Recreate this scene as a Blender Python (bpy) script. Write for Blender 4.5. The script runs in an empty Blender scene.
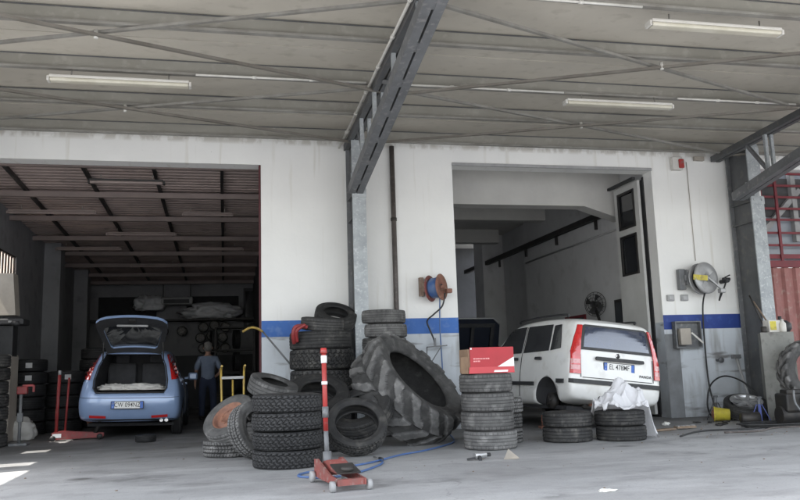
import bpy, bmesh, math, random
from mathutils import Vector, Matrix, noise
from mathutils.bvhtree import BVHTree
random.seed(7)
R = math.radians
PI = math.pi
scene = bpy.context.scene
col = scene.collection

# ------------------------------------------------------------------ materials
def pm(name, c1, c2=None, scale=3.0, rough=0.6, metal=0.0, bump=0.0, bscale=None, detail=6.0, lo=0.35, hi=0.65,
       spec=0.5, coat=0.0, stretch=None, c3=None, s3=20.0, rvar=0.0, world=False, attr=None, alpha=None, trans=0.0):
    m = bpy.data.materials.new(name); m.use_nodes = True
    nt = m.node_tree; N = nt.nodes; L = nt.links
    b = N['Principled BSDF']
    b.inputs['Roughness'].default_value = rough
    b.inputs['Metallic'].default_value = metal
    b.inputs['Specular IOR Level'].default_value = spec
    b.inputs['Coat Weight'].default_value = coat
    b.inputs['Coat Roughness'].default_value = 0.06
    b.inputs['Transmission Weight'].default_value = trans
    if c2 is None: c2 = tuple(x * 0.8 for x in c1)
    if world:
        g = N.new('ShaderNodeNewGeometry'); vec = g.outputs['Position']
    else:
        tc = N.new('ShaderNodeTexCoord'); vec = tc.outputs['Object']
        oi = N.new('ShaderNodeObjectInfo')
        ad = N.new('ShaderNodeVectorMath'); ad.operation = 'ADD'
        L.new(vec, ad.inputs[0])
        mu = N.new('ShaderNodeMath'); mu.operation = 'MULTIPLY'; mu.inputs[1].default_value = 37.0
        L.new(oi.outputs['Random'], mu.inputs[0]); L.new(mu.outputs[0], ad.inputs[1])
        vec = ad.outputs[0]
    if stretch:
        mp = N.new('ShaderNodeMapping'); mp.inputs['Scale'].default_value = stretch
        L.new(vec, mp.inputs['Vector']); vec = mp.outputs[0]
    n = N.new('ShaderNodeTexNoise'); n.inputs['Scale'].default_value = scale; n.inputs['Detail'].default_value = detail
    n.inputs['Roughness'].default_value = 0.62
    L.new(vec, n.inputs['Vector'])
    r = N.new('ShaderNodeMapRange'); r.inputs[1].default_value = lo; r.inputs[2].default_value = hi
    L.new(n.outputs['Fac'], r.inputs[0])
    mx = N.new('ShaderNodeMix'); mx.data_type = 'RGBA'
    mx.inputs[6].default_value = (*c1, 1); mx.inputs[7].default_value = (*c2, 1)
    L.new(r.outputs[0], mx.inputs[0])
    out = mx.outputs[2]
    if c3:
        n3 = N.new('ShaderNodeTexNoise'); n3.inputs['Scale'].default_value = s3; n3.inputs['Detail'].default_value = 8
        L.new(vec, n3.inputs['Vector'])
        r3 = N.new('ShaderNodeMapRange'); r3.inputs[1].default_value = 0.55; r3.inputs[2].default_value = 0.72
        L.new(n3.outputs['Fac'], r3.inputs[0])
        m3 = N.new('ShaderNodeMix'); m3.data_type = 'RGBA'; m3.inputs[7].default_value = (*c3, 1)
        L.new(out, m3.inputs[6]); L.new(r3.outputs[0], m3.inputs[0]); out = m3.outputs[2]
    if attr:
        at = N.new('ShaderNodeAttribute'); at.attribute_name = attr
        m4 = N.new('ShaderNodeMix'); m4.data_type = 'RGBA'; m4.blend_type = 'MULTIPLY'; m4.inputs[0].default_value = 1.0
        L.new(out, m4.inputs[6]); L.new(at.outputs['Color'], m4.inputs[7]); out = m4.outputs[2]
        rv = N.new('ShaderNodeMapRange'); rv.inputs[3].default_value = 0.72; rv.inputs[4].default_value = 1.3; L.new(oi.outputs['Random'], rv.inputs[0])
        vm = N.new('ShaderNodeVectorMath'); vm.operation = 'SCALE'; L.new(out, vm.inputs[0]); L.new(rv.outputs[0], vm.inputs['Scale']); out = vm.outputs[0]
    L.new(out, b.inputs['Base Color'])
    if rvar:
        rr = N.new('ShaderNodeMapRange'); rr.inputs[3].default_value = rough - rvar; rr.inputs[4].default_value = rough + rvar
        L.new(n.outputs['Fac'], rr.inputs[0]); L.new(rr.outputs[0], b.inputs['Roughness'])
    if bump:
        nb = N.new('ShaderNodeTexNoise'); nb.inputs['Scale'].default_value = bscale or scale * 6; nb.inputs['Detail'].default_value = 8
        L.new(vec, nb.inputs['Vector'])
        bp = N.new('ShaderNodeBump'); bp.inputs['Strength'].default_value = bump; bp.inputs['Distance'].default_value = 0.02
        L.new(nb.outputs['Fac'], bp.inputs['Height']); L.new(bp.outputs[0], b.inputs['Normal'])
    return m

M = {}
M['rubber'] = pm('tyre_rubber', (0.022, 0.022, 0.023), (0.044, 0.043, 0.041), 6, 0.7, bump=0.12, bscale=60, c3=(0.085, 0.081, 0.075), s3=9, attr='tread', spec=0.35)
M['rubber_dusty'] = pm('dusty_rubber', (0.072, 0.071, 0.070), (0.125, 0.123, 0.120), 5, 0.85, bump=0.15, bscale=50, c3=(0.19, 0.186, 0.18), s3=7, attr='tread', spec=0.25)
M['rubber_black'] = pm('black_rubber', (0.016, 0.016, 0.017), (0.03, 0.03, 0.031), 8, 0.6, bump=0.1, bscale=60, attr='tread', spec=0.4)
M['hose_black'] = pm('black_hose', (0.015, 0.015, 0.016), (0.03, 0.03, 0.03), 10, 0.5)
M['hose_blue'] = pm('blue_hose', (0.05, 0.12, 0.32), (0.1, 0.16, 0.3), 10, 0.5)
M['galv'] = pm('galvanised_steel', (0.38, 0.40, 0.41), (0.27, 0.29, 0.30), 5, 0.55, 0.35, c3=(0.5, 0.51, 0.52), s3=30, bump=0.05)
M['steel_grey'] = pm('grey_painted_steel', (0.19, 0.196, 0.203), (0.14, 0.145, 0.15), 3, 0.6, 0.3, c3=(0.26, 0.255, 0.25), s3=14)
M['steel_web'] = pm('dark_web_steel', (0.13, 0.134, 0.138), (0.10, 0.103, 0.106), 3, 0.6, 0.3, c3=(0.16, 0.155, 0.145), s3=10)
M['purlin'] = pm('purlin_steel', (0.29, 0.28, 0.247), (0.24, 0.23, 0.2), 1.2, 0.6, 0.05, c3=(0.32, 0.305, 0.27), s3=8)
M['rod'] = pm('brace_steel', (0.30, 0.29, 0.265), (0.2, 0.19, 0.17), 3, 0.55, 0.2)
M['rod_brown'] = pm('weathered_brace', (0.21, 0.195, 0.17), (0.15, 0.135, 0.115), 3, 0.6, 0.2)
M['conduit'] = pm('white_conduit', (0.62, 0.61, 0.57), (0.5, 0.48, 0.44), 6, 0.5)
M['sheet'] = pm('canopy_panel', (0.51, 0.475, 0.41), (0.45, 0.418, 0.36), 0.7, 0.6, c3=(0.40, 0.37, 0.315), s3=5, stretch=(1, 1.4, 1), world=True)
M['bay_sheet'] = pm('bay_roof_sheet', (0.42, 0.33, 0.30), (0.32, 0.255, 0.235), 1.2, 0.6, c3=(0.26, 0.21, 0.19), s3=4, world=True)
M['bay_beam'] = pm('bay_roof_beam', (0.27, 0.215, 0.195), (0.2, 0.16, 0.15), 2, 0.6)
M['dark_iron'] = pm('dark_iron', (0.03, 0.03, 0.032), (0.05, 0.045, 0.04), 8, 0.55, 0.4)
M['red_steel'] = pm('red_painted_steel', (0.27, 0.03, 0.032), (0.18, 0.025, 0.025), 6, 0.5, c3=(0.16, 0.06, 0.05), s3=18)
M['red_frame'] = pm('dull_red_steel', (0.20, 0.02, 0.03), (0.13, 0.018, 0.025), 5, 0.55)
M['red_jack'] = pm('worn_red_paint', (0.27, 0.06, 0.05), (0.18, 0.075, 0.065), 7, 0.65, c3=(0.26, 0.21, 0.19), s3=13, bump=0.1)
M['red_bright'] = pm('red_plastic', (0.40, 0.035, 0.032), (0.28, 0.035, 0.03), 7, 0.5, c3=(0.2, 0.13, 0.12), s3=18)
M['pipe_brown'] = pm('brown_pipe', (0.10, 0.085, 0.078), (0.065, 0.055, 0.05), 6, 0.5, c3=(0.14, 0.12, 0.11), s3=20)
M['rust'] = pm('rusty_steel', (0.27, 0.12, 0.085), (0.17, 0.085, 0.06), 9, 0.75, c3=(0.33, 0.2, 0.14), s3=20, bump=0.15)
M['rust_orange'] = pm('orange_rusty_rim', (0.30, 0.14, 0.085), (0.19, 0.095, 0.07), 9, 0.7, c3=(0.2, 0.1, 0.07), s3=15, bump=0.1)
M['alu'] = pm('aluminium', (0.55, 0.55, 0.55), (0.4, 0.4, 0.4), 8, 0.4, 0.7)
M['alu_dark'] = pm('dirty_alloy', (0.3, 0.29, 0.28), (0.16, 0.15, 0.14), 10, 0.55, 0.5)
M['grey_plastic'] = pm('grey_plastic', (0.36, 0.36, 0.36), (0.28, 0.28, 0.28), 5, 0.5)
M['reel_grey'] = pm('reel_grey', (0.40, 0.40, 0.40), (0.31, 0.31, 0.31), 6, 0.45, 0.3)
M['yellow'] = pm('yellow_paint', (0.42, 0.29, 0.05), (0.3, 0.2, 0.05), 8, 0.5, c3=(0.3, 0.2, 0.05), s3=16)
M['yellow_lem'] = pm('lemon_plastic', (0.6, 0.52, 0.05), (0.42, 0.34, 0.05), 8, 0.5, c3=(0.16, 0.13, 0.06), s3=9)
M['blue_steel'] = pm('blue_paint', (0.06, 0.09, 0.35), (0.05, 0.07, 0.22), 8, 0.5)
M['white_plastic'] = pm('white_plastic_film', (0.8, 0.8, 0.82), (0.68, 0.69, 0.72), 5, 0.35, bump=0.05)
M['white_paint'] = pm('white_enamel', (0.62, 0.605, 0.565), (0.54, 0.52, 0.48), 4, 0.4)
M['diffuser'] = pm('lamp_diffuser', (0.60, 0.57, 0.48), (0.5, 0.47, 0.38), 4, 0.35)
M['cardboard'] = pm('brown_cardboard', (0.30, 0.2, 0.13), (0.23, 0.15, 0.1), 6, 0.8)
M['box_red'] = pm('printed_red_card', (0.40, 0.02, 0.03), (0.35, 0.018, 0.026), 4, 0.5)
M['box_red2'] = pm('printed_light_red_card', (0.52, 0.05, 0.06), (0.46, 0.045, 0.052), 4, 0.5)
M['white_print'] = pm('white_print', (0.8, 0.8, 0.8), (0.76, 0.76, 0.76), 4, 0.5)
M['pink_print'] = pm('pale_print', (0.7, 0.3, 0.3), (0.66, 0.28, 0.28), 4, 0.5)
M['black_print'] = pm('black_print', (0.02, 0.02, 0.022), None, 4, 0.5)
M['cement'] = pm('cement_block', (0.26, 0.26, 0.24), (0.19, 0.19, 0.175), 3, 0.85, bump=0.15, c3=(0.13, 0.125, 0.115), s3=9)
M['car_white'] = pm('white_car_paint', (0.75, 0.75, 0.73), (0.68, 0.68, 0.66), 1.5, 0.35, coat=0.6, c3=(0.6, 0.59, 0.56), s3=5)
M['car_blue'] = pm('pale_blue_car_paint', (0.26, 0.355, 0.55), (0.23, 0.32, 0.50), 1.5, 0.3, 0.15, coat=0.8)
M['car_dark'] = pm('dark_blue_car_paint', (0.012, 0.016, 0.028), (0.01, 0.012, 0.02), 2, 0.3, coat=0.8)
M['glass_dark'] = pm('dark_glass', (0.012, 0.014, 0.017), (0.02, 0.022, 0.025), 3, 0.06, spec=0.9, coat=0.6)
M['glass_rear'] = pm('rear_glass', (0.03, 0.045, 0.09), (0.02, 0.03, 0.06), 1.4, 0.08, spec=1.0, coat=1.0, lo=0.42, hi=0.58)
M['trim_black'] = pm('black_trim', (0.022, 0.023, 0.025), (0.035, 0.035, 0.037), 8, 0.55)
M['seat_grey'] = pm('seat_fabric', (0.07, 0.07, 0.075), (0.05, 0.05, 0.055), 8, 0.9)
M['inside_black'] = pm('car_interior', (0.03, 0.03, 0.033), (0.02, 0.02, 0.022), 5, 0.8)
M['lamp_red'] = pm('red_lamp_lens', (0.55, 0.02, 0.02), (0.42, 0.015, 0.015), 20, 0.15, spec=0.8, coat=0.7)
M['lamp_pink'] = pm('pale_lamp_lens', (0.62, 0.32, 0.32), (0.5, 0.2, 0.2), 30, 0.15, coat=0.7)
M['plate_white'] = pm('plate_white', (0.78, 0.78, 0.76), (0.7, 0.7, 0.68), 6, 0.4)
M['plate_blue'] = pm('plate_blue', (0.04, 0.14, 0.5), (0.04, 0.12, 0.45), 6, 0.4)
M['chrome'] = pm('chrome', (0.7, 0.7, 0.7), (0.6, 0.6, 0.6), 6, 0.15, 1.0)
M['cloth_white'] = pm('white_cloth', (0.7, 0.68, 0.64), (0.55, 0.53, 0.5), 6, 0.9, bump=0.1)
M['skin'] = pm('skin', (0.42, 0.25, 0.18), (0.36, 0.21, 0.15), 6, 0.6)
M['shirt'] = pm('grey_blue_shirt', (0.24, 0.29, 0.38), (0.18, 0.22, 0.3), 5, 0.85)
M['trousers'] = pm('navy_trousers', (0.045, 0.06, 0.11), (0.035, 0.045, 0.08), 5, 0.85)
M['hair'] = pm('grey_hair', (0.24, 0.23, 0.21), (0.16, 0.15, 0.14), 30, 0.8)
M['shoe'] = pm('dark_shoe', (0.03, 0.028, 0.026), None, 6, 0.6)
M['pale_wall'] = pm('pale_bay_wall', (0.62, 0.62, 0.62), (0.55, 0.55, 0.55), 0.9, 0.85, c3=(0.5, 0.5, 0.495), s3=3, world=True)
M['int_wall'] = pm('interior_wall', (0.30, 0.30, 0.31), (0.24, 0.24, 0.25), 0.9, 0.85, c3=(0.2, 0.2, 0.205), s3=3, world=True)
M['int_dark'] = pm('dark_interior_wall', (0.10, 0.10, 0.105), (0.07, 0.07, 0.072), 0.9, 0.85, world=True)  # darker tone than the other interior wall
M['beam_conc'] = pm('concrete_beam', (0.56, 0.55, 0.52), (0.48, 0.47, 0.45), 1.2, 0.85, world=True)
M['door_paint'] = pm('grey_door_paint', (0.60, 0.60, 0.58), (0.52, 0.52, 0.50), 2, 0.6)
M['corrug_red'] = pm('faded_red_sheet', (0.34, 0.145, 0.13), (0.26, 0.11, 0.10), 4, 0.65, c3=(0.36, 0.23, 0.20), s3=10)
M['window_bright'] = pm('frosted_pane', (0.8, 0.76, 0.7), (0.7, 0.66, 0.6), 6, 0.5)
M['window_bright'].node_tree.nodes['Principled BSDF'].inputs['Transmission Weight'].default_value = 0.0
M['wood'] = pm('old_wood', (0.23, 0.17, 0.12), (0.15, 0.11, 0.08), 8, 0.8, stretch=(1, 1, 6))
M['paper'] = pm('paper', (0.75, 0.74, 0.7), (0.66, 0.65, 0.6), 6, 0.8)
M['sticker'] = pm('white_sticker', (0.7, 0.7, 0.7), None, 6, 0.6)
M['beige'] = pm('beige_panel', (0.40, 0.36, 0.31), (0.33, 0.3, 0.26), 4, 0.6)

# translucent film for the high windows (light comes in, no hard beam)
def translucent(name, c):
    m = bpy.data.materials.new(name); m.use_nodes = True
    nt = m.node_tree; N = nt.nodes; L = nt.links
    for n in list(N): N.remove(n)
    o = N.new('ShaderNodeOutputMaterial'); a = N.new('ShaderNodeBsdfTranslucent'); d = N.new('ShaderNodeBsdfDiffuse')
    t = N.new('ShaderNodeTexNoise'); t.inputs['Scale'].default_value = 3
    rp = N.new('ShaderNodeMix'); rp.data_type = 'RGBA'
    rp.inputs[6].default_value = (*c, 1); rp.inputs[7].default_value = (*[x * .8 for x in c], 1)
    L.new(t.outputs['Fac'], rp.inputs[0]); L.new(rp.outputs[2], a.inputs[0]); L.new(rp.outputs[2], d.inputs[0])
    s = N.new('ShaderNodeMixShader'); s.inputs[0].default_value = 0.75
    L.new(d.outputs[0], s.inputs[1]); L.new(a.outputs[0], s.inputs[2]); L.new(s.outputs[0], o.inputs[0])
    return m
M['frosted'] = translucent('frosted_window', (0.9, 0.82, 0.76))

M['white_film'] = translucent('white_film', (0.86, 0.86, 0.88))
M['white_film'].node_tree.nodes['Mix Shader'].inputs[0].default_value = 0.25
# facade: white above, stripe handled by own part, pale blue-grey band below, streaks and grime
def facade_material():
    m = bpy.data.materials.new('facade_paint'); m.use_nodes = True
    nt = m.node_tree; N = nt.nodes; L = nt.links; b = N['Principled BSDF']
    b.inputs['Roughness'].default_value = 0.8
    g = N.new('ShaderNodeNewGeometry'); sx = N.new('ShaderNodeSeparateXYZ'); L.new(g.outputs['Position'], sx.inputs[0])
    def mixc(fac, a, bb, blend='MIX'):
        x = N.new('ShaderNodeMix'); x.data_type = 'RGBA'; x.blend_type = blend
        if isinstance(fac, float): x.inputs[0].default_value = fac
        else: L.new(fac, x.inputs[0])
        for i, v in ((6, a), (7, bb)):
            if isinstance(v, tuple): x.inputs[i].default_value = (*v, 1)
            else: L.new(v, x.inputs[i])
        return x.outputs[2]
    def nz(scale, st=(1, 1, 1), lo=0.4, hi=0.7, detail=7):
        mp = N.new('ShaderNodeMapping'); mp.inputs['Scale'].default_value = st; L.new(g.outputs['Position'], mp.inputs[0])
        n = N.new('ShaderNodeTexNoise'); n.inputs['Scale'].default_value = scale; n.inputs['Detail'].default_value = detail
        L.new(mp.outputs[0], n.inputs['Vector'])
        r = N.new('ShaderNodeMapRange'); r.inputs[1].default_value = lo; r.inputs[2].default_value = hi; L.new(n.outputs['Fac'], r.inputs[0])
        return r.outputs[0]
    def mr(src, a, bb):
        r = N.new('ShaderNodeMapRange'); r.inputs[1].default_value = a; r.inputs[2].default_value = bb; L.new(src, r.inputs[0]); return r.outputs[0]
    up = mixc(nz(0.9), (0.82, 0.815, 0.79), (0.76, 0.755, 0.735))
    up = mixc(nz(2.5, (3.5, 1, 0.22), 0.60, 0.80), up, (0.66, 0.64, 0.58))
    lowc = mixc(nz(1.3), (0.62, 0.66, 0.70), (0.52, 0.55, 0.585))
    lowc = mixc(nz(3.0, (2.5, 1, 0.4), 0.52, 0.78), lowc, (0.34, 0.345, 0.34))
    lowc = mixc(nz(2.2, (0.5, 1, 2.6), 0.60, 0.70), lowc, (0.22, 0.22, 0.22))
    f = N.new('ShaderNodeMath'); f.operation = 'LESS_THAN'; f.inputs[1].default_value = 1.63; L.new(sx.outputs['Z'], f.inputs[0])
    c = mixc(f.outputs[0], up, lowc)
    gr = N.new('ShaderNodeMath'); gr.operation = 'MULTIPLY'; L.new(mr(sx.outputs['Z'], 0.8, 0.0), gr.inputs[0]); L.new(nz(2.2, (1, 1, 1), 0.25, 0.7), gr.inputs[1])
    c = mixc(gr.outputs[0], c, (0.2, 0.2, 0.195))
    # grime creeping down from under the canopy
    gt = N.new('ShaderNodeMath'); gt.operation = 'MULTIPLY'; L.new(mr(sx.outputs['Z'], 4.575, 4.62), gt.inputs[0]); L.new(nz(9, (1, 1, 0.6), 0.40, 0.56), gt.inputs[1])
    c = mixc(gt.outputs[0], c, (0.60, 0.58, 0.54))
    sp = nz(17, (1, 1, 1), 0.715, 0.78, 6)
    c = mixc(sp, c, (0.3, 0.28, 0.25))
    L.new(c, b.inputs['Base Color'])
    n = N.new('ShaderNodeTexNoise'); n.inputs['Scale'].default_value = 14; n.inputs['Detail'].default_value = 9
    L.new(g.outputs['Position'], n.inputs['Vector'])
    bp = N.new('ShaderNodeBump'); bp.inputs['Strength'].default_value = 0.18; bp.inputs['Distance'].default_value = 0.015
    L.new(n.outputs['Fac'], bp.inputs['Height']); L.new(bp.outputs[0], b.inputs['Normal'])
    return m
M['facade'] = facade_material()
M['stripe'] = pm('blue_stripe_paint', (0.055, 0.16, 0.47), (0.045, 0.13, 0.4), 1.6, 0.7, c3=(0.10, 0.2, 0.46), s3=9, world=True)
M['stripe_dark'] = pm('deep_blue_stripe_paint', (0.022, 0.055, 0.27), (0.018, 0.045, 0.22), 1.6, 0.6, c3=(0.04, 0.09, 0.32), s3=9, world=True)

def ground_material():
    m = bpy.data.materials.new('worn_concrete'); m.use_nodes = True
    nt = m.node_tree; N = nt.nodes; L = nt.links; b = N['Principled BSDF']
    g = N.new('ShaderNodeNewGeometry'); pos = g.outputs['Position']
    def nz(scale, lo, hi, st=(1, 1, 1), detail=8, rough=0.6):
        mp = N.new('ShaderNodeMapping'); mp.inputs['Scale'].default_value = st; L.new(pos, mp.inputs[0])
        n = N.new('ShaderNodeTexNoise'); n.inputs['Scale'].default_value = scale; n.inputs['Detail'].default_value = detail; n.inputs['Roughness'].default_value = rough
        L.new(mp.outputs[0], n.inputs['Vector'])
        r = N.new('ShaderNodeMapRange'); r.inputs[1].default_value = lo; r.inputs[2].default_value = hi; L.new(n.outputs['Fac'], r.inputs[0]); return r.outputs[0]
    def mixc(fac, a, bb):
        x = N.new('ShaderNodeMix'); x.data_type = 'RGBA'
        L.new(fac, x.inputs[0])
        for i, v in ((6, a), (7, bb)):
            if isinstance(v, tuple): x.inputs[i].default_value = (*v, 1)
            else: L.new(v, x.inputs[i])
        return x.outputs[2]
    def mul(a, k):
        x = N.new('ShaderNodeMath'); x.operation = 'MULTIPLY'; L.new(a, x.inputs[0])
        if isinstance(k, float): x.inputs[1].default_value = k
        else: L.new(k, x.inputs[1])
        return x.outputs[0]
    c = mixc(nz(0.45, 0.35, 0.65), (0.385, 0.388, 0.39), (0.30, 0.303, 0.305))
    c = mixc(mul(nz(0.9, 0.48, 0.7, (0.35, 1.6, 1)), 0.75), c, (0.5, 0.505, 0.505))     # swept pale drifts
    c = mixc(mul(nz(1.6, 0.52, 0.72, (0.6, 1.3, 1)), 0.7), c, (0.19, 0.19, 0.19))       # old oil
    c = mixc(mul(nz(7, 0.55, 0.75), 0.45), c, (0.22, 0.22, 0.22))
    c = mixc(mul(nz(60, 0.5, 0.75), 0.4), c, (0.17, 0.17, 0.17))
    c = mixc(mul(nz(24, 0.62, 0.70), 0.55), c, (0.13, 0.13, 0.128))
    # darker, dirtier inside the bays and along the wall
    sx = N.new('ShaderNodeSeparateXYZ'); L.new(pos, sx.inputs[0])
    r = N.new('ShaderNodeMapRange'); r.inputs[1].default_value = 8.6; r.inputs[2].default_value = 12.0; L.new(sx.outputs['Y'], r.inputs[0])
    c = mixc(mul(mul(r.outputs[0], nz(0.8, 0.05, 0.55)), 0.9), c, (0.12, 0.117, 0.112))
    blk = nz(0.55, 0.56, 0.66, (1, 1.5, 1), 5, 0.55); c = mixc(mul(mul(blk, nz(4, .3, .7)), 0.8), c, (0.10, 0.10, 0.10))
    spots = N.new('ShaderNodeTexVoronoi'); spots.inputs['Scale'].default_value = 1.1; L.new(pos, spots.inputs['Vector'])
    sr = N.new('ShaderNodeMapRange'); sr.inputs[1].default_value = 0.17; sr.inputs[2].default_value = 0.05; L.new(spots.outputs['Distance'], sr.inputs[0])
    c = mixc(mul(mul(sr.outputs[0], nz(2.3, .42, .56)), 0.8), c, (0.09, 0.088, 0.085))
    wv = N.new('ShaderNodeTexWave'); wv.wave_type = 'RINGS'; wv.inputs['Scale'].default_value = 0.11; wv.inputs['Distortion'].default_value = 3.5; wv.inputs['Detail'].default_value = 1; L.new(pos, wv.inputs['Vector'])
    wr = N.new('ShaderNodeMapRange'); wr.inputs[1].default_value = 0.965; wr.inputs[2].default_value = 1.0; L.new(wv.outputs['Fac'], wr.inputs[0])
    c = mixc(mul(mul(wr.outputs[0], nz(1.3, .5, .65)), 0.4), c, (0.16, 0.16, 0.16))
    # fine cracks
    v = N.new('ShaderNodeTexVoronoi'); v.feature = 'DISTANCE_TO_EDGE'; v.inputs['Scale'].default_value = 0.33
    wn = N.new('ShaderNodeTexNoise'); wn.inputs['Scale'].default_value = 1.1; wn.inputs['Detail'].default_value = 6; L.new(pos, wn.inputs['Vector'])
    av = N.new('ShaderNodeVectorMath'); av.operation = 'ADD'; L.new(pos, av.inputs[0])
    sv = N.new('ShaderNodeVectorMath'); sv.operation = 'SCALE'; sv.inputs['Scale'].default_value = 1.3
    L.new(wn.outputs['Color'], sv.inputs[0]); L.new(sv.outputs[0], av.inputs[1]); L.new(av.outputs[0], v.inputs['Vector'])
    cr = N.new('ShaderNodeMapRange'); cr.inputs[1].default_value = 0.004; cr.inputs[2].default_value = 0.0; L.new(v.outputs['Distance'], cr.inputs[0])
    c = mixc(mul(mul(cr.outputs[0], nz(.7, .42, .6)), 0.6), c, (0.12, 0.12, 0.12))
    L.new(c, b.inputs['Base Color'])
    rg = N.new('ShaderNodeMapRange'); rg.inputs[3].default_value = 0.55; rg.inputs[4].default_value = 0.85; L.new(nz(1.2, 0.3, 0.7), rg.inputs[0]); L.new(rg.outputs[0], b.inputs['Roughness'])
    n = N.new('ShaderNodeTexNoise'); n.inputs['Scale'].default_value = 30; n.inputs['Detail'].default_value = 8; L.new(pos, n.inputs['Vector'])
    bp = N.new('ShaderNodeBump'); bp.inputs['Strength'].default_value = 0.2; bp.inputs['Distance'].default_value = 0.012
    L.new(n.outputs['Fac'], bp.inputs['Height']); L.new(bp.outputs[0], b.inputs['Normal'])
    return m
M['ground'] = ground_material()

# ------------------------------------------------------------------ mesh helpers
class MB:
    def __init__(s): s.bm = bmesh.new()
    def box(s, c, d, rot=None, mi=0, bev=0.0):
        r = bmesh.ops.create_cube(s.bm, size=1.0)
        vs = r['verts']
        fs = set(f for v in vs for f in v.link_faces)
        if bev:
            for v in vs: v.co = Vector((v.co.x * d[0], v.co.y * d[1], v.co.z * d[2]))
            es = list(set(e for v in vs for e in v.link_edges))
            rr = bmesh.ops.bevel(s.bm, geom=es, offset=bev, segments=2, affect='EDGES', profile=0.5)
            vs = list(set(v for f in rr['faces'] for v in f.verts) | set(v for v in vs if v.is_valid))
            fs = set(f for v in vs for f in v.link_faces)
        else:
            for v in vs: v.co = Vector((v.co.x * d[0], v.co.y * d[1], v.co.z * d[2]))
        mt = Matrix.Translation(Vector(c)) @ (rot.to_4x4() if rot is not None else Matrix())
        for v in vs: v.co = mt @ v.co
        for f in fs: f.material_index = mi
        return s
    def bar(s, a, b, w, h=None, mi=0, up=(0, 0, 1)):
        """rectangular bar from a to b: w sideways, h along 'up'"""
        a, b = Vector(a), Vector(b); h = h or w
        y = (b - a); L = y.length; y.normalize()
        u = Vector(up)
        x = y.cross(u)
        if x.length < 1e-4: x = y.cross(Vector((1, 0, 0)))
        x.normalize(); z = x.cross(y)
        rot = Matrix((x, y, z)).transposed()
        return s.box((a + b) / 2, (w, L, h), rot, mi)
    def tube(s, pts, r, n=8, mi=0, closed=False, cap=True):
        pts = [Vector(p) for p in pts]; rad = r if isinstance(r, (list, tuple)) else [r] * len(pts)
        rings = []; prev = None
        for i, p in enumerate(pts):
            if closed: t = pts[(i + 1) % len(pts)] - pts[i - 1]
            else: t = pts[min(i + 1, len(pts) - 1)] - pts[max(i - 1, 0)]
            t.normalize()
            if prev is None:
                x = t.cross(Vector((0, 0, 1)))
                if x.length < 1e-3: x = t.cross(Vector((1, 0, 0)))
            else:
                x = prev - t * prev.dot(t)
                if x.length < 1e-4: x = t.orthogonal()
            x.normalize(); prev = x; y = t.cross(x)
            rings.append([s.bm.verts.new(p + (x * math.cos(2 * PI * k / n) + y * math.sin(2 * PI * k / n)) * rad[i]) for k in range(n)])
        m = len(rings)
        for i in range(m if closed else m - 1):
            A, B = rings[i], rings[(i + 1) % m]
            for k in range(n):
                f = s.bm.faces.new((A[k], A[(k + 1) % n], B[(k + 1) % n], B[k])); f.material_index = mi; f.smooth = True
        if cap and not closed:
            for rg in (rings[0][::-1], rings[-1]):
                f = s.bm.faces.new(rg); f.material_index = mi
        return s
    def cyl(s, a, b, r, n=16, mi=0, r2=None):
        return s.tube([a, b], [r, r if r2 is None else r2], n, mi)
    def lathe(s, prof, mat=None, n=32, mi=0, close=False, smooth=True):
        """profile of (r, z) spun round z"""
        mat = mat or Matrix()
        rings = []
        for (r, z) in prof:
            if r < 1e-6: rings.append([s.bm.verts.new(mat @ Vector((0, 0, z)))])
            else: rings.append([s.bm.verts.new(mat @ Vector((r * math.cos(2 * PI * k / n), r * math.sin(2 * PI * k / n), z))) for k in range(n)])
        m = len(rings)
        for i in range(m if close else m - 1):
            A, B = rings[i], rings[(i + 1) % m]
            for k in range(n):
                q = [A[k % len(A)], A[(k + 1) % len(A)], B[(k + 1) % len(B)], B[k % len(B)]]
                u = []
                for v in q:
                    if v not in u: u.append(v)
                if len(u) >= 3:
                    try:
                        f = s.bm.faces.new(u); f.material_index = mi; f.smooth = smooth
                    except ValueError: pass
        return s
    def prism(s, poly, mat, depth, mi=0):
        """2D polygon in local xy extruded along local z by depth, placed by mat"""
        a = [s.bm.verts.new(mat @ Vector((x, y, 0))) for x, y in poly]
        b = [s.bm.verts.new(mat @ Vector((x, y, depth))) for x, y in poly]
        n = len(poly); fs = []
        fs.append(s.bm.faces.new(a[::-1])); fs.append(s.bm.faces.new(b))
        for i in range(n): fs.append(s.bm.faces.new((a[i], a[(i + 1) % n], b[(i + 1) % n], b[i])))
        for f in fs: f.material_index = mi
        return s
    def sheet(s, pts, mi=0):
        f = s.bm.faces.new([s.bm.verts.new(Vector(p)) for p in pts]); f.material_index = mi; return s
    def blob(s, c, d, seed=0, amp=0.3, freq=2.0, sub=4, mi=0, flat=None, ridged=False):
        r = bmesh.ops.create_icosphere(s.bm, subdivisions=sub, radius=1.0)
        c = Vector(c)
        for v in r['verts']:
            p = v.co.copy(); q = p * freq + Vector((seed * 7.1, seed * 3.3, seed))
            if ridged:
                nn = 1.0 - 2.2 * abs(noise.noise(q)) + 0.5 * (1 - 2 * abs(noise.noise(q * 2.3)))
                k = 1 + amp * (nn - 0.6)
            else: k = 1 + amp * noise.fractal(q, 1.0, 2.0, 4)
            v.co = Vector((p.x * d[0], p.y * d[1], p.z * d[2])) * k + c
            if flat is not None and v.co.z < flat: v.co.z = flat + 0.001 * noise.noise(q * 5)
        for v in r['verts']:
            for f in v.link_faces: f.material_index = mi; f.smooth = not ridged or True
        return s
    def recalc(s):
        bmesh.ops.recalc_face_normals(s.bm, faces=s.bm.faces[:]); return s
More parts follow.
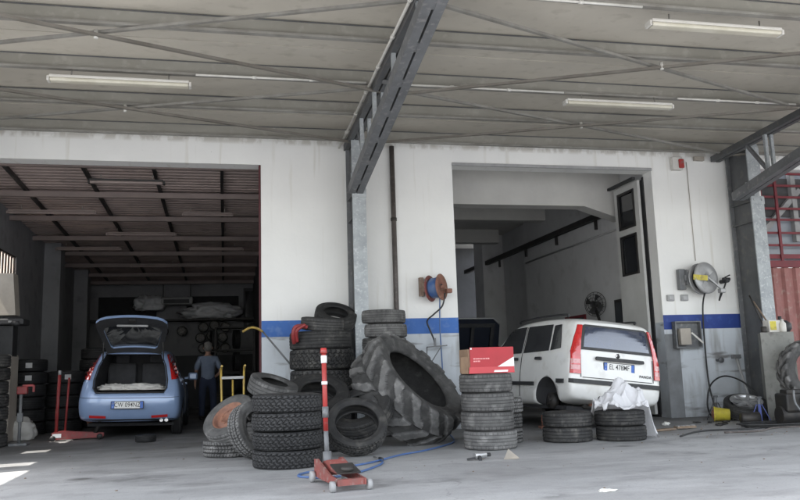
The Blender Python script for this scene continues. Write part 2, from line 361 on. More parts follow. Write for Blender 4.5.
    def build(s, name, mats, parent=None, loc=None, smooth=None, recalc=True):
        if recalc: s.recalc()
        me = bpy.data.meshes.new(name); s.bm.to_mesh(me); s.bm.free()
        if not isinstance(mats, (list, tuple)): mats = [mats]
        for m in mats: me.materials.append(m)
        if smooth is not None:
            for p in me.polygons: p.use_smooth = smooth
        o = bpy.data.objects.new(name, me); col.objects.link(o)
        if parent is not None: o.parent = parent
        if loc is not None: o.location = loc
        return o

def tag(o, label=None, cat=None, group=None, kind=None):
    if label: o['label'] = label
    if cat: o['category'] = cat
    if group: o['group'] = group
    if kind: o['kind'] = kind
    return o
def thing(name, label, cat, loc=(0, 0, 0), rz=0.0, group=None, mat=None):
    o = bpy.data.objects.new(name, None); col.objects.link(o)
    if mat is not None: o.matrix_world = mat
    else: o.location = loc; o.rotation_euler = (0, 0, rz)
    return tag(o, label, cat, group)
def children(o): return [c for c in bpy.data.objects if c.parent == o]
def copy_tree(o, parent=None):
    c = o.copy(); col.objects.link(c)
    if parent is not None: c.parent = parent
    for ch in children(o): copy_tree(ch, c)
    return c
def bake(o):
    dg = bpy.context.evaluated_depsgraph_get(); dg.update()
    me = bpy.data.meshes.new_from_object(o.evaluated_get(dg))
    o.modifiers.clear(); o.data = me; return o
def text(body, size, name, mat, parent, mw, ext=0.001, align='CENTER', xs=1.0):
    cu = bpy.data.curves.new(name, 'FONT'); cu.body = body; cu.size = size; cu.extrude = ext; cu.align_x = align; cu.align_y = 'CENTER'
    cu.offset = 0.0004; cu.space_character = 1.06
    t = bpy.data.objects.new(name, cu); col.objects.link(t)
    dg = bpy.context.evaluated_depsgraph_get(); dg.update()
    me = bpy.data.meshes.new_from_object(t.evaluated_get(dg)); bpy.data.objects.remove(t)
    me.transform(mw @ Matrix.Diagonal((xs, 1, 1, 1))); me.materials.clear(); me.materials.append(mat)
    o = bpy.data.objects.new(name, me); col.objects.link(o); o.parent = parent; return o
def facing(loc, n, up=(0, 0, 1)):
    """matrix whose local z is n and local y leans to up"""
    z = Vector(n).normalized(); x = Vector(up).cross(z); x.normalize(); y = z.cross(x)
    m = Matrix((x, y, z)).transposed().to_4x4(); m.translation = Vector(loc); return m
def axis_mat(loc, n, spin=0.0):
    z = Vector(n).normalized()
    x = z.orthogonal().normalized(); y = z.cross(x)
    m = Matrix((x, y, z)).transposed().to_4x4() @ Matrix.Rotation(spin, 4, 'Z'); m.translation = Vector(loc); return m
def rr(w, h, r=0.01, n=4, cx=0, cy=0):
    p = []
    for (sx, sy, a0) in ((1, 1, 0), (-1, 1, 90), (-1, -1, 180), (1, -1, 270)):
        for k in range(n + 1):
            a = R(a0 + 90 * k / n)
            p.append((cx + sx * (w / 2 - r) + r * math.cos(a), cy + sy * (h / 2 - r) + r * math.sin(a)))
    return p
def spline(pts, n=8):
    P = [Vector(p) for p in pts]; out = []
    for i in range(len(P) - 1):
        p0 = P[max(i - 1, 0)]; p1 = P[i]; p2 = P[i + 1]; p3 = P[min(i + 2, len(P) - 1)]
        for k in range(n):
            t = k / n
            out.append(0.5 * ((2 * p1) + (p2 - p0) * t + (2 * p0 - 5 * p1 + 4 * p2 - p3) * t * t + (3 * p1 - p0 - 3 * p2 + p3) * t ** 3))
    out.append(P[-1]); return out

# ------------------------------------------------------------------ camera, world, sun
f_px, yaw, pitch, roll = 768.8, R(12.68), R(8.66), R(-1.815)
fwd = Vector((math.sin(yaw) * math.cos(pitch), math.cos(yaw) * math.cos(pitch), math.sin(pitch)))
r0 = Vector((math.cos(yaw), -math.sin(yaw), 0)); u0 = r0.cross(fwd)
rt = r0 * math.cos(roll) + u0 * math.sin(roll); up = -r0 * math.sin(roll) + u0 * math.cos(roll)
cam = bpy.data.objects.new('camera', bpy.data.cameras.new('camera')); col.objects.link(cam)
mw = Matrix((rt, up, -fwd)).transposed().to_4x4(); mw.translation = (0, 0, 1.0); cam.matrix_world = mw
cam.data.sensor_width = 36.0; cam.data.lens = 36.0 * f_px / 800.0; cam.data.clip_end = 3000; cam.data.clip_start = 0.05
scene.camera = cam

SUN_EL, TAN = R(62.0), math.tan(R(62.0))
sdir = Vector((-1.0, -0.2, 0)).normalized() * math.cos(SUN_EL) + Vector((0, 0, math.sin(SUN_EL)))   # towards the sun
w = bpy.data.worlds.new('World'); scene.world = w; w.use_nodes = True
nt = w.node_tree; bg = nt.nodes['Background']; bg.inputs['Strength'].default_value = 0.76
sky = nt.nodes.new('ShaderNodeTexSky'); sky.sky_type = 'NISHITA'; sky.sun_disc = False
sky.sun_elevation = SUN_EL; sky.sun_rotation = math.atan2(sdir.x, sdir.y)
sky.air_density = 1.2; sky.dust_density = 2.0; sky.ozone_density = 1.0
hs = nt.nodes.new('ShaderNodeHueSaturation'); hs.inputs['Saturation'].default_value = 0.36
nt.links.new(sky.outputs[0], hs.inputs['Color']); nt.links.new(hs.outputs[0], bg.inputs[0])
sl = bpy.data.lights.new('sun', 'SUN'); sl.energy = 10.0; sl.angle = R(0.5); sl.color = (1.0, 0.955, 0.89)
so = bpy.data.objects.new('sun', sl); col.objects.link(so); so.matrix_world = axis_mat((0, 0, 30), sdir)
scene.view_settings.view_transform = 'Standard'; scene.view_settings.look = 'None'; scene.view_settings.exposure = 0.0
scene.cycles.use_denoising = True
scene.cycles.max_bounces = 10; scene.cycles.diffuse_bounces = 6

# ------------------------------------------------------------------ ground
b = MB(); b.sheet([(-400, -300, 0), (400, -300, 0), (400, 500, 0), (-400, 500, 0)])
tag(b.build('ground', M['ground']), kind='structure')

# ------------------------------------------------------------------ building
D = 12.06; T = 0.30
bld = thing('workshop_building', 'white garage building with blue stripe and two tall open bays', 'building', (0, 0, 0))
b = MB()
def fbox(x0, x1, z0, z1, y0=D, y1=D + T, mb=None): (mb or b).box(((x0 + x1) / 2, (y0 + y1) / 2, (z0 + z1) / 2), (x1 - x0, y1 - y0, z1 - z0))
fbox(-4.5, 0.49, 4.25, 4.79); fbox(0.49, 3.65, 0, 4.79); fbox(3.65, 7.35, 4.33, 4.79); fbox(7.35, 9.55, 0, 4.79); fbox(9.55, 16, 4.42, 4.79)
fbox(-4.5, -4.2, 0, 4.25)
b.build('facade_wall', M['facade'], bld)
b = MB(); fbox(0.4905, 3.6495, 1.52, 1.77, D - 0.004, D + 0.02); b.build('paint_stripe', M['stripe'], bld)
b = MB(); fbox(7.3505, 9.5495, 1.50, 1.75, D - 0.004, D + 0.02); b.build('paint_stripe', M['stripe_dark'], bld)
# right-hand jamb reveal: grey painted return with steel edge
b = MB(); fbox(7.352, 7.62, 0.0, 1.42, D - 0.006, D + 0.02); b.build('jamb_plinth', pm('grey_plinth', (0.23, 0.24, 0.25), (0.17, 0.175, 0.18), 3, 0.8, world=True), bld)
# red steel edge of the left bay
b = MB(); b.bar((0.473, D + 0.10, 0), (0.473, D + 0.10, 4.25), 0.03, 0.16, up=(0, 1, 0))
b.build('door_frame', pm('dark_red_edge', (0.09, 0.012, 0.018), (0.06, 0.012, 0.016), 5, 0.6), bld)
# thin steel edge round the right opening
b = MB(); b.bar((3.65, D - 0.012, 4.345), (7.35, D - 0.012, 4.345), 0.03, 0.05)
b.build('lintel_edge', M['grey_plastic'], bld)
# walls of the bays
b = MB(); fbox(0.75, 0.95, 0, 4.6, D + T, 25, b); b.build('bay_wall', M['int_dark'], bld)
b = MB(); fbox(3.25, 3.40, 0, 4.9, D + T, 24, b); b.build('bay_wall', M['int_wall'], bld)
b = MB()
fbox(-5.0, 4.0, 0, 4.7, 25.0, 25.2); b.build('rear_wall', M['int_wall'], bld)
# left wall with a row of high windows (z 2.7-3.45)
wins = [(12.72, 14.05), (15.3, 16.7)]  # unseen nearer opening, sized to throw a sun patch on the floor
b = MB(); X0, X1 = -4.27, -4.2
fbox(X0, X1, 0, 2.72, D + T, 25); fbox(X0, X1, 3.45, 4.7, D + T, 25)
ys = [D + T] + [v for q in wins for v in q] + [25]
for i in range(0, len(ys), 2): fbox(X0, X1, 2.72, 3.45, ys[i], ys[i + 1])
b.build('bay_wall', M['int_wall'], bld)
for i, (a, c) in enumerate(wins):
    b = MB(); n = 7
    for k in range(n + 1): y = a + (c - a) * k / n; b.bar((-4.24, y, 2.72), (-4.24, y, 3.45), 0.03, 0.03)
    for z in (2.735, 3.435): b.bar((-4.24, a, z), (-4.24, c, z), 0.05, 0.03)
    if i == 0:
        b = MB()
        for z in (2.735, 3.435): b.bar((-4.24, a, z), (-4.24, c, z), 0.05, 0.03)
        b.bar((-4.24, a + .35, 2.72), (-4.24, a + .35, 3.45), 0.05, 0.04)
    wf = b.build('window', M['dark_iron'], bld)
    if i > 0:
        b = MB(); b.box((-4.262, (a + c) / 2, 3.085), (0.008, c - a, 0.72)); b.build('pane', M['frosted'], wf)
# pilasters of the left bay
for y in (19.3, 22.9):
    b = MB(); b.box((-4.02, y, 2.15), (0.36, 0.45, 4.3)); b.build('pilaster', M['int_wall'], bld)
# roof of the left bay: corrugated sheet sloping down to the rear
def bz(y): return 4.45 - 0.046 * (y - 12)
b = MB(); yy = D + T; pts = []
while yy < 25.0:
    pts += [(yy, 0.0), (yy + 0.09, 0.0), (yy + 0.11, 0.035), (yy + 0.15, 0.035)]; yy += 0.17
for (ya, da), (yb, db) in zip(pts[:-1], pts[1:]):
    b.sheet([(-4.4, ya, bz(ya) + da), (0.95, ya, bz(ya) + da), (0.95, yb, bz(yb) + db), (-4.4, yb, bz(yb) + db)])
b.build('bay_roof', M['bay_sheet'], bld)
for y in (12.5, 14.3, 16.1, 17.95, 19.7, 21.3, 22.8, 24.2):
    b = MB(); b.bar((-4.2, y, bz(y) - 0.13), (0.75, y, bz(y) - 0.12), 0.07, 0.095); b.build('roof_beam', M['bay_beam'], bld)
for x in (-3.5, -2.32, -1.22, -0.12):
    b = MB(); b.bar((x, D + T, bz(D + T) - 0.03), (x - .06, 24.9, bz(24.9) - 0.03), 0.055, 0.06); b.build('roof_batten', M['dark_iron'], bld)
# rear wall fittings of the left bay
for (x0, x1) in ((-3.9, -2.2), (-1.3, 0.3)):
    b = MB(); fbox(x0, x1, 2.75, 3.4, 24.93, 25.02); b.build('rear_window', M['inside_black'], bld)
b = MB(); b.box((0.66, 24.95, 3.0), (0.42, 0.06, 1.3)); wf = b.build('rear_window', M['int_dark'], bld)
b = MB(); b.box((0.66, 24.91, 3.0), (0.3, 0.02, 1.1)); b.build('pane', M['glass_dark'], wf)
b = MB(); fbox(-4.2, 0.75, 0, 1.55, 24.6, 24.98); b.build('rear_plinth', M['int_dark'], bld)

# right bay
b = MB(); fbox(7.5, 7.75, 0, 4.9, D + T, 18.5); fbox(7.5, 8.1, 0, 4.9, 18.5, 18.6); fbox(7.95, 8.1, 0, 4.9, 18.6, 21.4)
b.build('bay_wall', M['pale_wall'], bld)
b = MB(); fbox(7.3, 8.1, 0, 4.9, 21.4, 22.2); b.build('pilaster', M['pale_wall'], bld)
b = MB(); fbox(3.4, 8.1, 0, 4.9, 24, 24.2); b.build('rear_wall', M['int_dark'], bld)
b = MB(); fbox(3.25, 8.1, 4.8, 4.9, D + T, 24.1); b.build('bay_ceiling', M['beam_conc'], bld)
b = MB(); b.prism([(3.4, 3.97), (6.7, 3.97), (7.49, 3.72), (7.49, 4.75), (3.4, 4.75)], facing((0, 13.8, 0), (0, -1, 0)), 0.35)
b.build('ceiling_beam', M['beam_conc'], bld)
for y in (17.3, 20.6):
    b = MB(); b.box((5.45, y, 4.6), (4.1, 0.3, 0.38)); b.build('ceiling_beam', M['beam_conc'], bld)
b = MB(); b.bar((7.42, 13.3, 3.95), (7.42, 23.5, 3.95), 0.10, 0.12)
for y in (14.5, 16.5, 18.4, 20.4): b.bar((7.46, y, 3.7), (7.46, y, 4.0), 0.06, 0.05)
b.build('wall_rail', M['dark_iron'], bld)
b = MB(); b.cyl((7.46, 13.3, 3.55), (7.46, 18.45, 3.55), 0.02); b.build('wall_pipe', M['grey_plastic'], bld)
for (y0, y1, z0, z1, mm) in ((15.3, 16.3, 1.62, 2.0, 'red_frame'), (13.55, 13.95, 1.62, 2.18, 'dark_iron')):
    b = MB(); b.box((7.48, (y0 + y1) / 2, (z0 + z1) / 2), (0.05, y1 - y0, z1 - z0)); wf = b.build('wall_hatch', M[mm], bld)
    b = MB(); b.box((7.45, (y0 + y1) / 2, (z0 + z1) / 2), (0.02, y1 - y0 - .12, z1 - z0 - .12)); b.build('pane', M['glass_dark'], wf)
# folded door leaf with two windows
b = MB()
dx = 7.29; ya, yb = 12.42, 13.3
dm = facing((dx, 0, 0), (-1, 0, 0))   # local x = -y
def leaf_rect(z0, z1, y0, y1, x=dx, th=0.05, mb=None): (mb or b).box((x, (y0 + y1) / 2, (z0 + z1) / 2), (th, y1 - y0, z1 - z0))
leaf_rect(0.05, 2.55, ya, yb); leaf_rect(3.30, 3.42, ya, yb); leaf_rect(4.12, 4.24, ya, yb)
leaf_rect(2.55, 3.30, ya, ya + .14); leaf_rect(2.55, 3.30, yb - .14, yb); leaf_rect(3.42, 4.12, ya, ya + .14); leaf_rect(3.42, 4.12, yb - .14, yb)
door = b.build('folding_door', M['door_paint'], bld)
for (z0, z1) in ((2.55, 3.30), (3.42, 4.12)):
    b = MB()
    for z in (z0 + .02, z1 - .02): b.box((dx - .03, (ya + yb) / 2, z), (0.03, yb - ya - .28, 0.04))
    for y in (ya + .16, yb - .16): b.box((dx - .03, y, (z0 + z1) / 2), (0.03, 0.04, z1 - z0 - .08))
    b.build('window_frame', M['dark_iron'], door)
    b = MB(); leaf_rect(z0, z1, ya + .14, yb - .14, dx, 0.012); b.build('pane', M['glass_dark'], door)
b = MB(); b.box((dx + .065, (ya + yb) / 2 - .1, 2.14), (0.04, yb - ya - .1, 4.2)); b.build('folding_door', M['trim_black'], bld)
b = MB(); b.bar((7.37, 12.36, 0.05), (7.37, 12.36, 4.28), 0.07, 0.05, up=(0, 1, 0)); b.bar((7.19, 12.4, 4.27), (7.19, 13.35, 4.27), 0.06, 0.05)
b.build('door_track', M['trim_black'], bld)

# added wall out of view on the left: its gaps shape the sun patches
b = MB()
XW0, XW1 = -4.26, -4.2
SH = 0.2
holes = [(5.6, 9.05, 0.6, 4.06), (9.60, 9.98, 0.6, 3.80), (11.30, 11.66, 2.75, 3.47)]
yc = 4.5
for (a, c, z0, z1) in holes:
    fbox(XW0, XW1, 0, 4.66, yc, a); fbox(XW0, XW1, 0, z0, a, c); fbox(XW0, XW1, z1, 4.66, a, c); yc = c
fbox(XW0, XW1, 0, 4.66, yc, D)
tag(b.build('sun_mask_wall', M['int_wall']), 'added pale wall out of view with gaps shaping the sun patches', 'wall')

# ------------------------------------------------------------------ canopy
can = thing('canopy', 'grey steel canopy with trusses, purlins and flat panels over the forecourt', 'canopy')
def tz(y): return 0.0
CZ = 4.60
pur = [11.80, 10.52, 9.32, 8.02, 6.78, 5.5, 4.3]
XL, XR = -4.34, 17.0
b = MB()
ysn = [12.06]
for a in range(len(pur) - 1): ysn += [pur[a] - 0.62]
ysn += [3.95]
for i in range(len(ysn) - 1):
    ya, yb = ysn[i + 1] + 0.006, ysn[i] - 0.006
    dz = 0.006 if i % 2 else 0.0
    b.box(((XL + XR) / 2, (ya + yb) / 2, CZ + 0.24 + dz), (XR - XL, yb - ya, 0.08))
b.box(((XL + XR) / 2, 8, CZ + 0.31), (XR - XL, 8.1, 0.03))
b.build('roof_panel', M['sheet'], can)
for y in pur:
    b = MB(); L_ = XR - XL; xc = (XL + XR) / 2
    b.box((xc, y, CZ + 0.1), (L_, 0.012, 0.196)); b.box((xc, y + 0.03, CZ + 0.19), (L_, 0.05, 0.012))
    pu = b.build('purlin', M['purlin'], can)
    b = MB(); b.box((xc, y - 0.034, CZ + 0.004), (L_, 0.066, 0.008)); b.box((xc, y - 0.0655, CZ + 0.017), (L_, 0.004, 0.022)); b.build('purlin_lip', M['rod'], pu)
    b = MB(); b.box((xc, y - 0.011, CZ + 0.190), (L_, 0.008, 0.012)); b.build('purlin_shade_line', M['steel_web'], pu)  # dark strip painted in as the shadow line below the panel
RODS = [0]
def rod(a, c, r=0.021):
    RODS[0] += 1; b = MB(); b.bar(a, c, r * 2, r * 1.5); b.build('brace_rod', M['rod'] if RODS[0] % 2 else M['rod_brown'], can)
z_ = CZ - 0.03; z2 = CZ - 0.085
rod((1.9, 6.85, z_), (-4.3, 9.25, z_)); rod((-4.3, 6.9, z2), (1.9, 9.3, z2)); rod((1.9, 9.28, z_), (-4.3, 11.6, z_)); rod((-4.3, 9.25, z2), (1.9, 11.55, z2))
rod((2.0, 6.93, z_), (7.9, 9.2, z_)); rod((2.1, 9.38, z2), (8.0, 6.75, z2)); rod((2.1, 9.34, z_), (8.45, 11.62, z_)); rod((2.1, 11.6, z2), (8.0, 9.15, z2))
rod((1.9, 4.5, z_), (-4.3, 6.85, z_)); rod((2.0, 4.5, z_), (7.6, 6.8, z_)); rod((8.4, 9.2, z_), (14.5, 6.9, z_)); rod((8.6, 11.6, z2), (14.5, 9.3, z2))
for (x, y) in ((-1.36, 8.07), (-1.36, 10.41), (5.15, 8.02), (5.2, 10.35)):
    b = MB(); b.cyl((x, y, CZ - 0.115), (x, y, CZ - .02), 0.022, 10); b.build('brace_plate', M['conduit'], can)
# conduits along the purlins
def conduit(pts, r=0.014):
    b = MB(); b.tube(pts, r, 8)
    p = [Vector(q) for q in pts]
    for a, c in zip(p[:-1], p[1:]):
        n = int((c - a).length / 0.9)
        for k in range(1, n + 1):
            q = a.lerp(c, k / (n + 1)); d = (c - a).normalized() * 0.025; b.cyl(q - d, q + d, r * 1.5, 8)
    b.build('conduit', M['conduit'], can)
conduit([(-0.4, 9.22, CZ - 0.01), (1.7, 9.2, CZ - 0.01)]); conduit([(2.05, 9.2, CZ - 0.01), (4.4, 9.2, CZ - 0.01)]); conduit([(6.1, 9.18, CZ - 0.02), (8.0, 9.18, CZ - 0.02)])
conduit([(2.1, 6.72, CZ - 0.01), (4.15, 6.72, CZ - 0.01)])
conduit([(1.74, 12.0, CZ - 0.05), (1.72, 4.3, CZ - 0.05)], 0.018)
# trusses and columns
def truss(xa, xb, ya=12.0, yb=4.3, side=1):
    """top chord from (xa,ya) to (xb,yb); strut chord rises from the column to the tip"""
    P = lambda y, z, o=0.0: (xa + (xb - xa) * (ya - y) / (ya - yb) + o, y, z)
    b = MB()
    for o in (-0.05, 0.05): b.bar(P(ya, CZ - 0.05, o), P(yb, CZ - 0.05, o), 0.075, 0.10)
    b.build('top_chord', M['steel_web'], can)
    b = MB()
    lo = lambda y: 3.72 + (11.35 - y) * 0.128
    y0, y1 = 11.38, 5.2
    for o in (-0.062, 0.062): b.bar(P(y0, lo(y0), o), P(y1, lo(y1), o), 0.098, 0.14)
    y = 11.0
    while y > 5.6: b.bar(P(y, lo(y) + .0, 0), P(y - 0.16, lo(y - .16), 0), 0.09, 0.13); y -= 0.75
    b.bar(P(yb + .1, CZ - 0.1), P(5.4, lo(5.4) + .02), 0.1, 0.12)
    b.build('strut_chord', M['steel_grey'], can)
    for y in (10.35, 9.3, 8.05, 6.8, 5.9):
        b = MB()
        for o in (-0.055, 0.055): b.bar(P(y, lo(y) + 0.05, o), P(y, CZ - 0.1, o), 0.05, 0.05)
        b.build('truss_post', M['galv'], can)
    b = MB(); b.bar(P(10.95, CZ - .1), P(10.4, lo(10.4) + .06), 0.05, 0.05); b.bar(P(8.9, CZ - .1), P(8.15, lo(8.15) + .06), 0.05, 0.05)
    b.build('truss_diagonal', M['steel_grey'], can)
def column(x, w, y0=11.38, y1=11.98):
    b = MB(); b.box((x, y0 + .012, 1.88), (w, 0.024, 3.72))
    b.prism([(-w / 2, 3.98), (w / 2, 3.98), (w / 2, 4.60), (w * .3, 4.71), (-w * .3, 4.71), (-w / 2, 4.60)], facing((x, y0 + .024, 0), (0, -1, 0)), 0.024)
    b.box((x, y0 + .1, 3.85), (w, 0.02, 0.3))
    b.box((x, y0, 3.66), (w + .01, 0.03, 0.13))
    for sx in (-1, 1): b.cyl((x + sx * w * .3, y0 - .03, 3.67), (x + sx * w * .3, y0, 3.67), 0.02, 6)
    b.build('column_flange', M['galv'], can)
    b = MB(); b.box((x, y1 - .012, 2.3), (w, 0.024, 4.6)); b.build('column_flange', M['steel_grey'], can)
    b = MB(); b.box((x - w * .16, (y0 + y1) / 2, 2.3), (0.02, y1 - y0 - .05, 4.6))
    for z in (3.3, 3.66): b.box((x - w * .3, (y0 + y1) / 2, z), (w * .3, y1 - y0 - .05, 0.02))
    b.build('column_web', M['steel_web'], can)
    b = MB(); b.box((x, (y0 + y1) / 2, 0.012), (w + .16, y1 - y0 + .1, 0.024)); b.build('base_plate', M['steel_grey'], can)
truss(1.9, 1.82); column(1.945, 0.21)
truss(8.62, 7.75, 12.0, 4.3); column(8.93, 0.25)
truss(-4.1, -4.1); truss(15.0, 15.0)

# fluorescent battens
def batten(x0, x1, y, z, label, group, mats=('white_paint', 'diffuser'), w_=0.15):
    t = thing('fluorescent_lamp', label, 'lamp', ((x0 + x1) / 2, y, z), 0, group)
    L_ = x1 - x0
    b = MB(); b.box((0, 0, 0.03), (L_, w_ * .8, 0.032), bev=0.008)
    for s in (-1, 1): b.box((s * (L_ / 2 + .012), 0, 0.0), (0.03, w_ * .75, 0.06), bev=0.008)
    b.build('housing', M[mats[0]], t)
    b = MB(); b.prism(rr(w_ * .72, 0.045, 0.02), facing((-L_ / 2 + .01, 0, -0.006), (1, 0, 0)), L_ - .02); b.build('diffuser', M[mats[1]], t)
    for s in (-1, 1):
        b = MB(); b.cyl((s * L_ * .35, 0, 0.05), (s * L_ * .35, 0, 0.13), 0.008, 6); b.build('hanger', M['rod'], t)
    return t
G1 = 'fluorescent battens under the canopy'
batten(-2.06, -0.48, 9.28, 4.47, 'long white fluorescent batten under the canopy above the left bay', G1)
batten(4.30, 5.86, 6.85, 4.47, 'large bright fluorescent batten nearest the viewer under the right canopy', G1)
batten(4.45, 6.02, 9.25, 4.47, 'yellowed fluorescent batten under the canopy above the white hatchback', G1)
G2 = 'fluorescent battens inside the dark left bay'
for (x0, x1, y, lab) in ((-2.18, -1.05, 12.75, 'wide dull lamp just behind the left bay lintel'), (-3.9, -2.42, 14.8, 'dull lamp at the far left, second row of the bay ceiling'),
                         (-0.85, 0.05, 14.85, 'thin lamp by the right edge, second row of the bay ceiling'), (-2.47, -1.11, 16.6, 'thin lamp in the middle of the bay ceiling, third row'),
                         (-3.75, -2.41, 18.15, 'thin lamp on the left of the bay ceiling, fourth row'), (-0.88, 0.3, 18.15, 'thin lamp on the right of the bay ceiling, fourth row'),
                         (-2.42, -1.23, 20.3, 'small lamp deepest in the left bay ceiling')):
    batten(x0, x1, y, bz(y) - 0.33, lab, G2, ('dark_iron', 'bay_beam') if y < 13 else ('bay_beam', 'bay_beam'), 0.07 if y > 13 else 0.13)

# ------------------------------------------------------------------ tyres
def frac(x): return x - math.floor(x)
def tread_fn(kind, th, u):
    """returns (0 groove .. 1 top)"""
    if kind == 'rib':
        for c in (-0.62, -0.22, 0.22, 0.62):
            if abs(u - c) < 0.05: return 0.45
        if abs(u) > 0.68 and frac(th * 70 / (2 * PI)) < 0.22: return 0.6
        if abs(u) < 0.68 and frac(th * 90 / (2 * PI) + u * 0.8) < 0.14: return 0.85
        return 1.0
    if kind == 'block':
        K = 36; s = th * K / (2 * PI)
        uu = u * 2.5 + 0.16 * math.sin(2 * PI * s * 1.0)
        row = math.floor(uu + 0.5); inr = uu - row
        if abs(inr) > 0.40 and abs(u) < 0.95: return 0.0
        fr = frac(s + 0.5 * (row % 2) + 0.35 * inr)
        return 0.0 if fr < 0.26 else (0.8 if 0.6 < fr < 0.66 else 1.0)
    if kind == 'winter':
        K = 52; s = th * K / (2 * PI)
        fr = frac(s + 0.8 * abs(u))
        if abs(u) < 0.06 or abs(abs(u) - 0.5) < 0.05: return 0.0
        return 0.15 if fr < 0.25 else 1.0
    if kind == 'worn':
        for c in (-0.5, 0.0, 0.5):
            if abs(u - c) < 0.05: return 0.45
        return 1.0 if frac(th * 40 / (2 * PI)) > 0.12 or abs(u) < 0.6 else 0.6
    return 1.0
TY = {}
def tyre_mesh(Rt, wd, ri, kind='rib', N=180, depth=0.009, seed=0):
    key = (Rt, wd, ri, kind)
    if key in TY: return TY[key]
    sw = Rt - ri
    prof = []   # (r, z, type, u)
    h = wd / 2
    side = [(ri, .34), (ri + .03 * sw, .43), (ri + .12 * sw, .455), (ri + .18 * sw, .44), (ri + .33 * sw, .475), (ri + .36 * sw, .483), (ri + .52 * sw, .5), (ri + .6 * sw, .492), (ri + .63 * sw, .478), (ri + .75 * sw, .472), (ri + .86 * sw, .455), (ri + .93 * sw, .44)]
    for r, z in side: prof.append((r, -z * wd, 0, 0))
    Mn = 22
    for k in range(Mn + 1):
        u = -1 + 2 * k / Mn
        rr_ = Rt - 0.018 * sw * 2 * u * u - (0.06 * sw if abs(u) > .97 else 0)
        prof.append((rr_, u * .425 * wd, 1, u))
    for r, z in side[::-1]: prof.append((r, z * wd, 0, 0))
    for r, z in ((ri + .05 * sw, .30), (ri + .4 * sw, .41), (ri + .7 * sw, .40), (ri + .84 * sw, .3)): prof.append((r, z * wd, 2, 0))
    for r, z in ((ri + .84 * sw, .3), (ri + .7 * sw, .40), (ri + .4 * sw, .41), (ri + .05 * sw, .30)): prof.append((r, -z * wd, 2, 0))
    bm = bmesh.new(); rings = []; cols = []
    for k in range(N):
        th = 2 * PI * k / N; ring = []
        for (r, z, t, u) in prof:
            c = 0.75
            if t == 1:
                v = tread_fn(kind, th, u); r = r - depth * (1 - v); c = 0.25 + 0.95 * v  # raised tread paler as dust, grooves darkened in colour as shade
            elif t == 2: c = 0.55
            wob = 0.002 * noise.noise(Vector((math.cos(th) * 2 + seed, math.sin(th) * 2, z * 4)))
            ring.append(bm.verts.new(((r + wob) * math.cos(th), (r + wob) * math.sin(th), z + wob))); cols.append(c)
        rings.append(ring)
    n = len(prof)
    for k in range(N):
        A, B = rings[k], rings[(k + 1) % N]
        for j in range(n):
            f = bm.faces.new((A[j], B[j], B[(j + 1) % n], A[(j + 1) % n])); f.smooth = prof[j][2] != 1 or prof[(j + 1) % n][2] != 1
    bm.normal_update()
    me = bpy.data.meshes.new('tyre'); bm.to_mesh(me); bm.free()
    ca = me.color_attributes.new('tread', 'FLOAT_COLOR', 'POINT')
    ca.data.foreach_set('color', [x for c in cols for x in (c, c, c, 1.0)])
    TY[key] = me; return me
TM = {}
def tyre(loc, spec, label, axis=(0, 0, 1), mat='rubber', group=None, spin=None, name='tyre'):
    Rt, wd, ri, kind = spec
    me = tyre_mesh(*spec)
    if (spec, mat) not in TM:
        if not me.materials: m2 = me
        else: m2 = me.copy()
        m2.materials.clear(); m2.materials.append(M[mat]); TM[(spec, mat)] = m2
    o = bpy.data.objects.new(name, TM[(spec, mat)]); col.objects.link(o)
    o.matrix_world = axis_mat(loc, axis, random.uniform(0, 6.28) if spin is None else spin)
    return tag(o, label, 'tyre', group)
ORD = ['topmost', 'second', 'third', 'fourth', 'fifth', 'sixth', 'seventh', 'eighth', 'ninth']
def stack(x, y, specs, where, group, z=0.0, jit=0.015, mats=None, label_first='topmost', total=None):
    n = len(specs); tot = total or n
    for i, s in enumerate(specs):
        k = tot - 1 - i
        lab = ('topmost ' if k == 0 else ORD[k] + ' tyre down ' if False else '')
        if k == 0: lab = 'topmost tyre of ' + where
        elif i == 0: lab = 'lowest tyre of ' + where
        else: lab = ORD[k] + ' tyre from the top of ' + where
        dz = s[1] * 0.985
        tyre((x + random.uniform(-jit, jit), y + random.uniform(-jit, jit), z + dz / 2), s, lab, (random.uniform(-.012, .012), random.uniform(-.012, .012), 1), (mats[i] if mats else 'rubber'), group)
        z += dz
    return z
AT = (0.372, 0.192, 0.20, 'block'); RIB = (0.323, 0.226, 0.19, 'rib'); CAR = (0.315, 0.188, 0.178, 'worn'); WIN = (0.315, 0.19, 0.178, 'winter')
TRK = (0.455, 0.262, 0.29, 'rib'); TRB = (0.468, 0.30, 0.29, 'block'); MID = (0.38, 0.225, 0.215, 'rib'); SUV = (0.36, 0.215, 0.215, 'worn')
stack(0.62, 8.52, [AT] * 4, 'the four knobbly black tyres behind the red jack', 'four knobbly off-road tyres stacked', mats=['rubber_black'] * 4)
stack(3.08, 9.11, [RIB] * 4, 'the grey ribbed tyres under the red box', 'four ribbed tyres stacked under the red box', mats=['rubber_dusty'] * 4)
stack(3.42, 9.72, [WIN] * 3, 'the half hidden tyres behind the red box pile', 'half hidden tyres behind the ribbed stack', mats=['rubber_dusty'] * 3)
stack(4.24, 9.42, [CAR] * 2, 'the left pair under the white hatchback bumper', 'two pairs of tyres behind the white car', mats=['rubber'] * 2)
stack(4.90, 9.22, [CAR] * 2, 'the right pair under the white plastic bag', 'two pairs of tyres behind the white car', mats=['rubber'] * 2)
zl = stack(1.33, 11.33, [MID, MID, TRK, TRB, TRB, TRK], 'the wide truck tyres left of the middle column', 'tall truck tyre pile left of the column', jit=0.03)
tyre((1.33, 11.22, zl + 0.105), (0.315, 0.19, 0.178, 'worn'), 'slightly tilted small tyre lying on the tall truck tyre pile', (0.07, -0.1, 1), group='tyres on top of the pile')
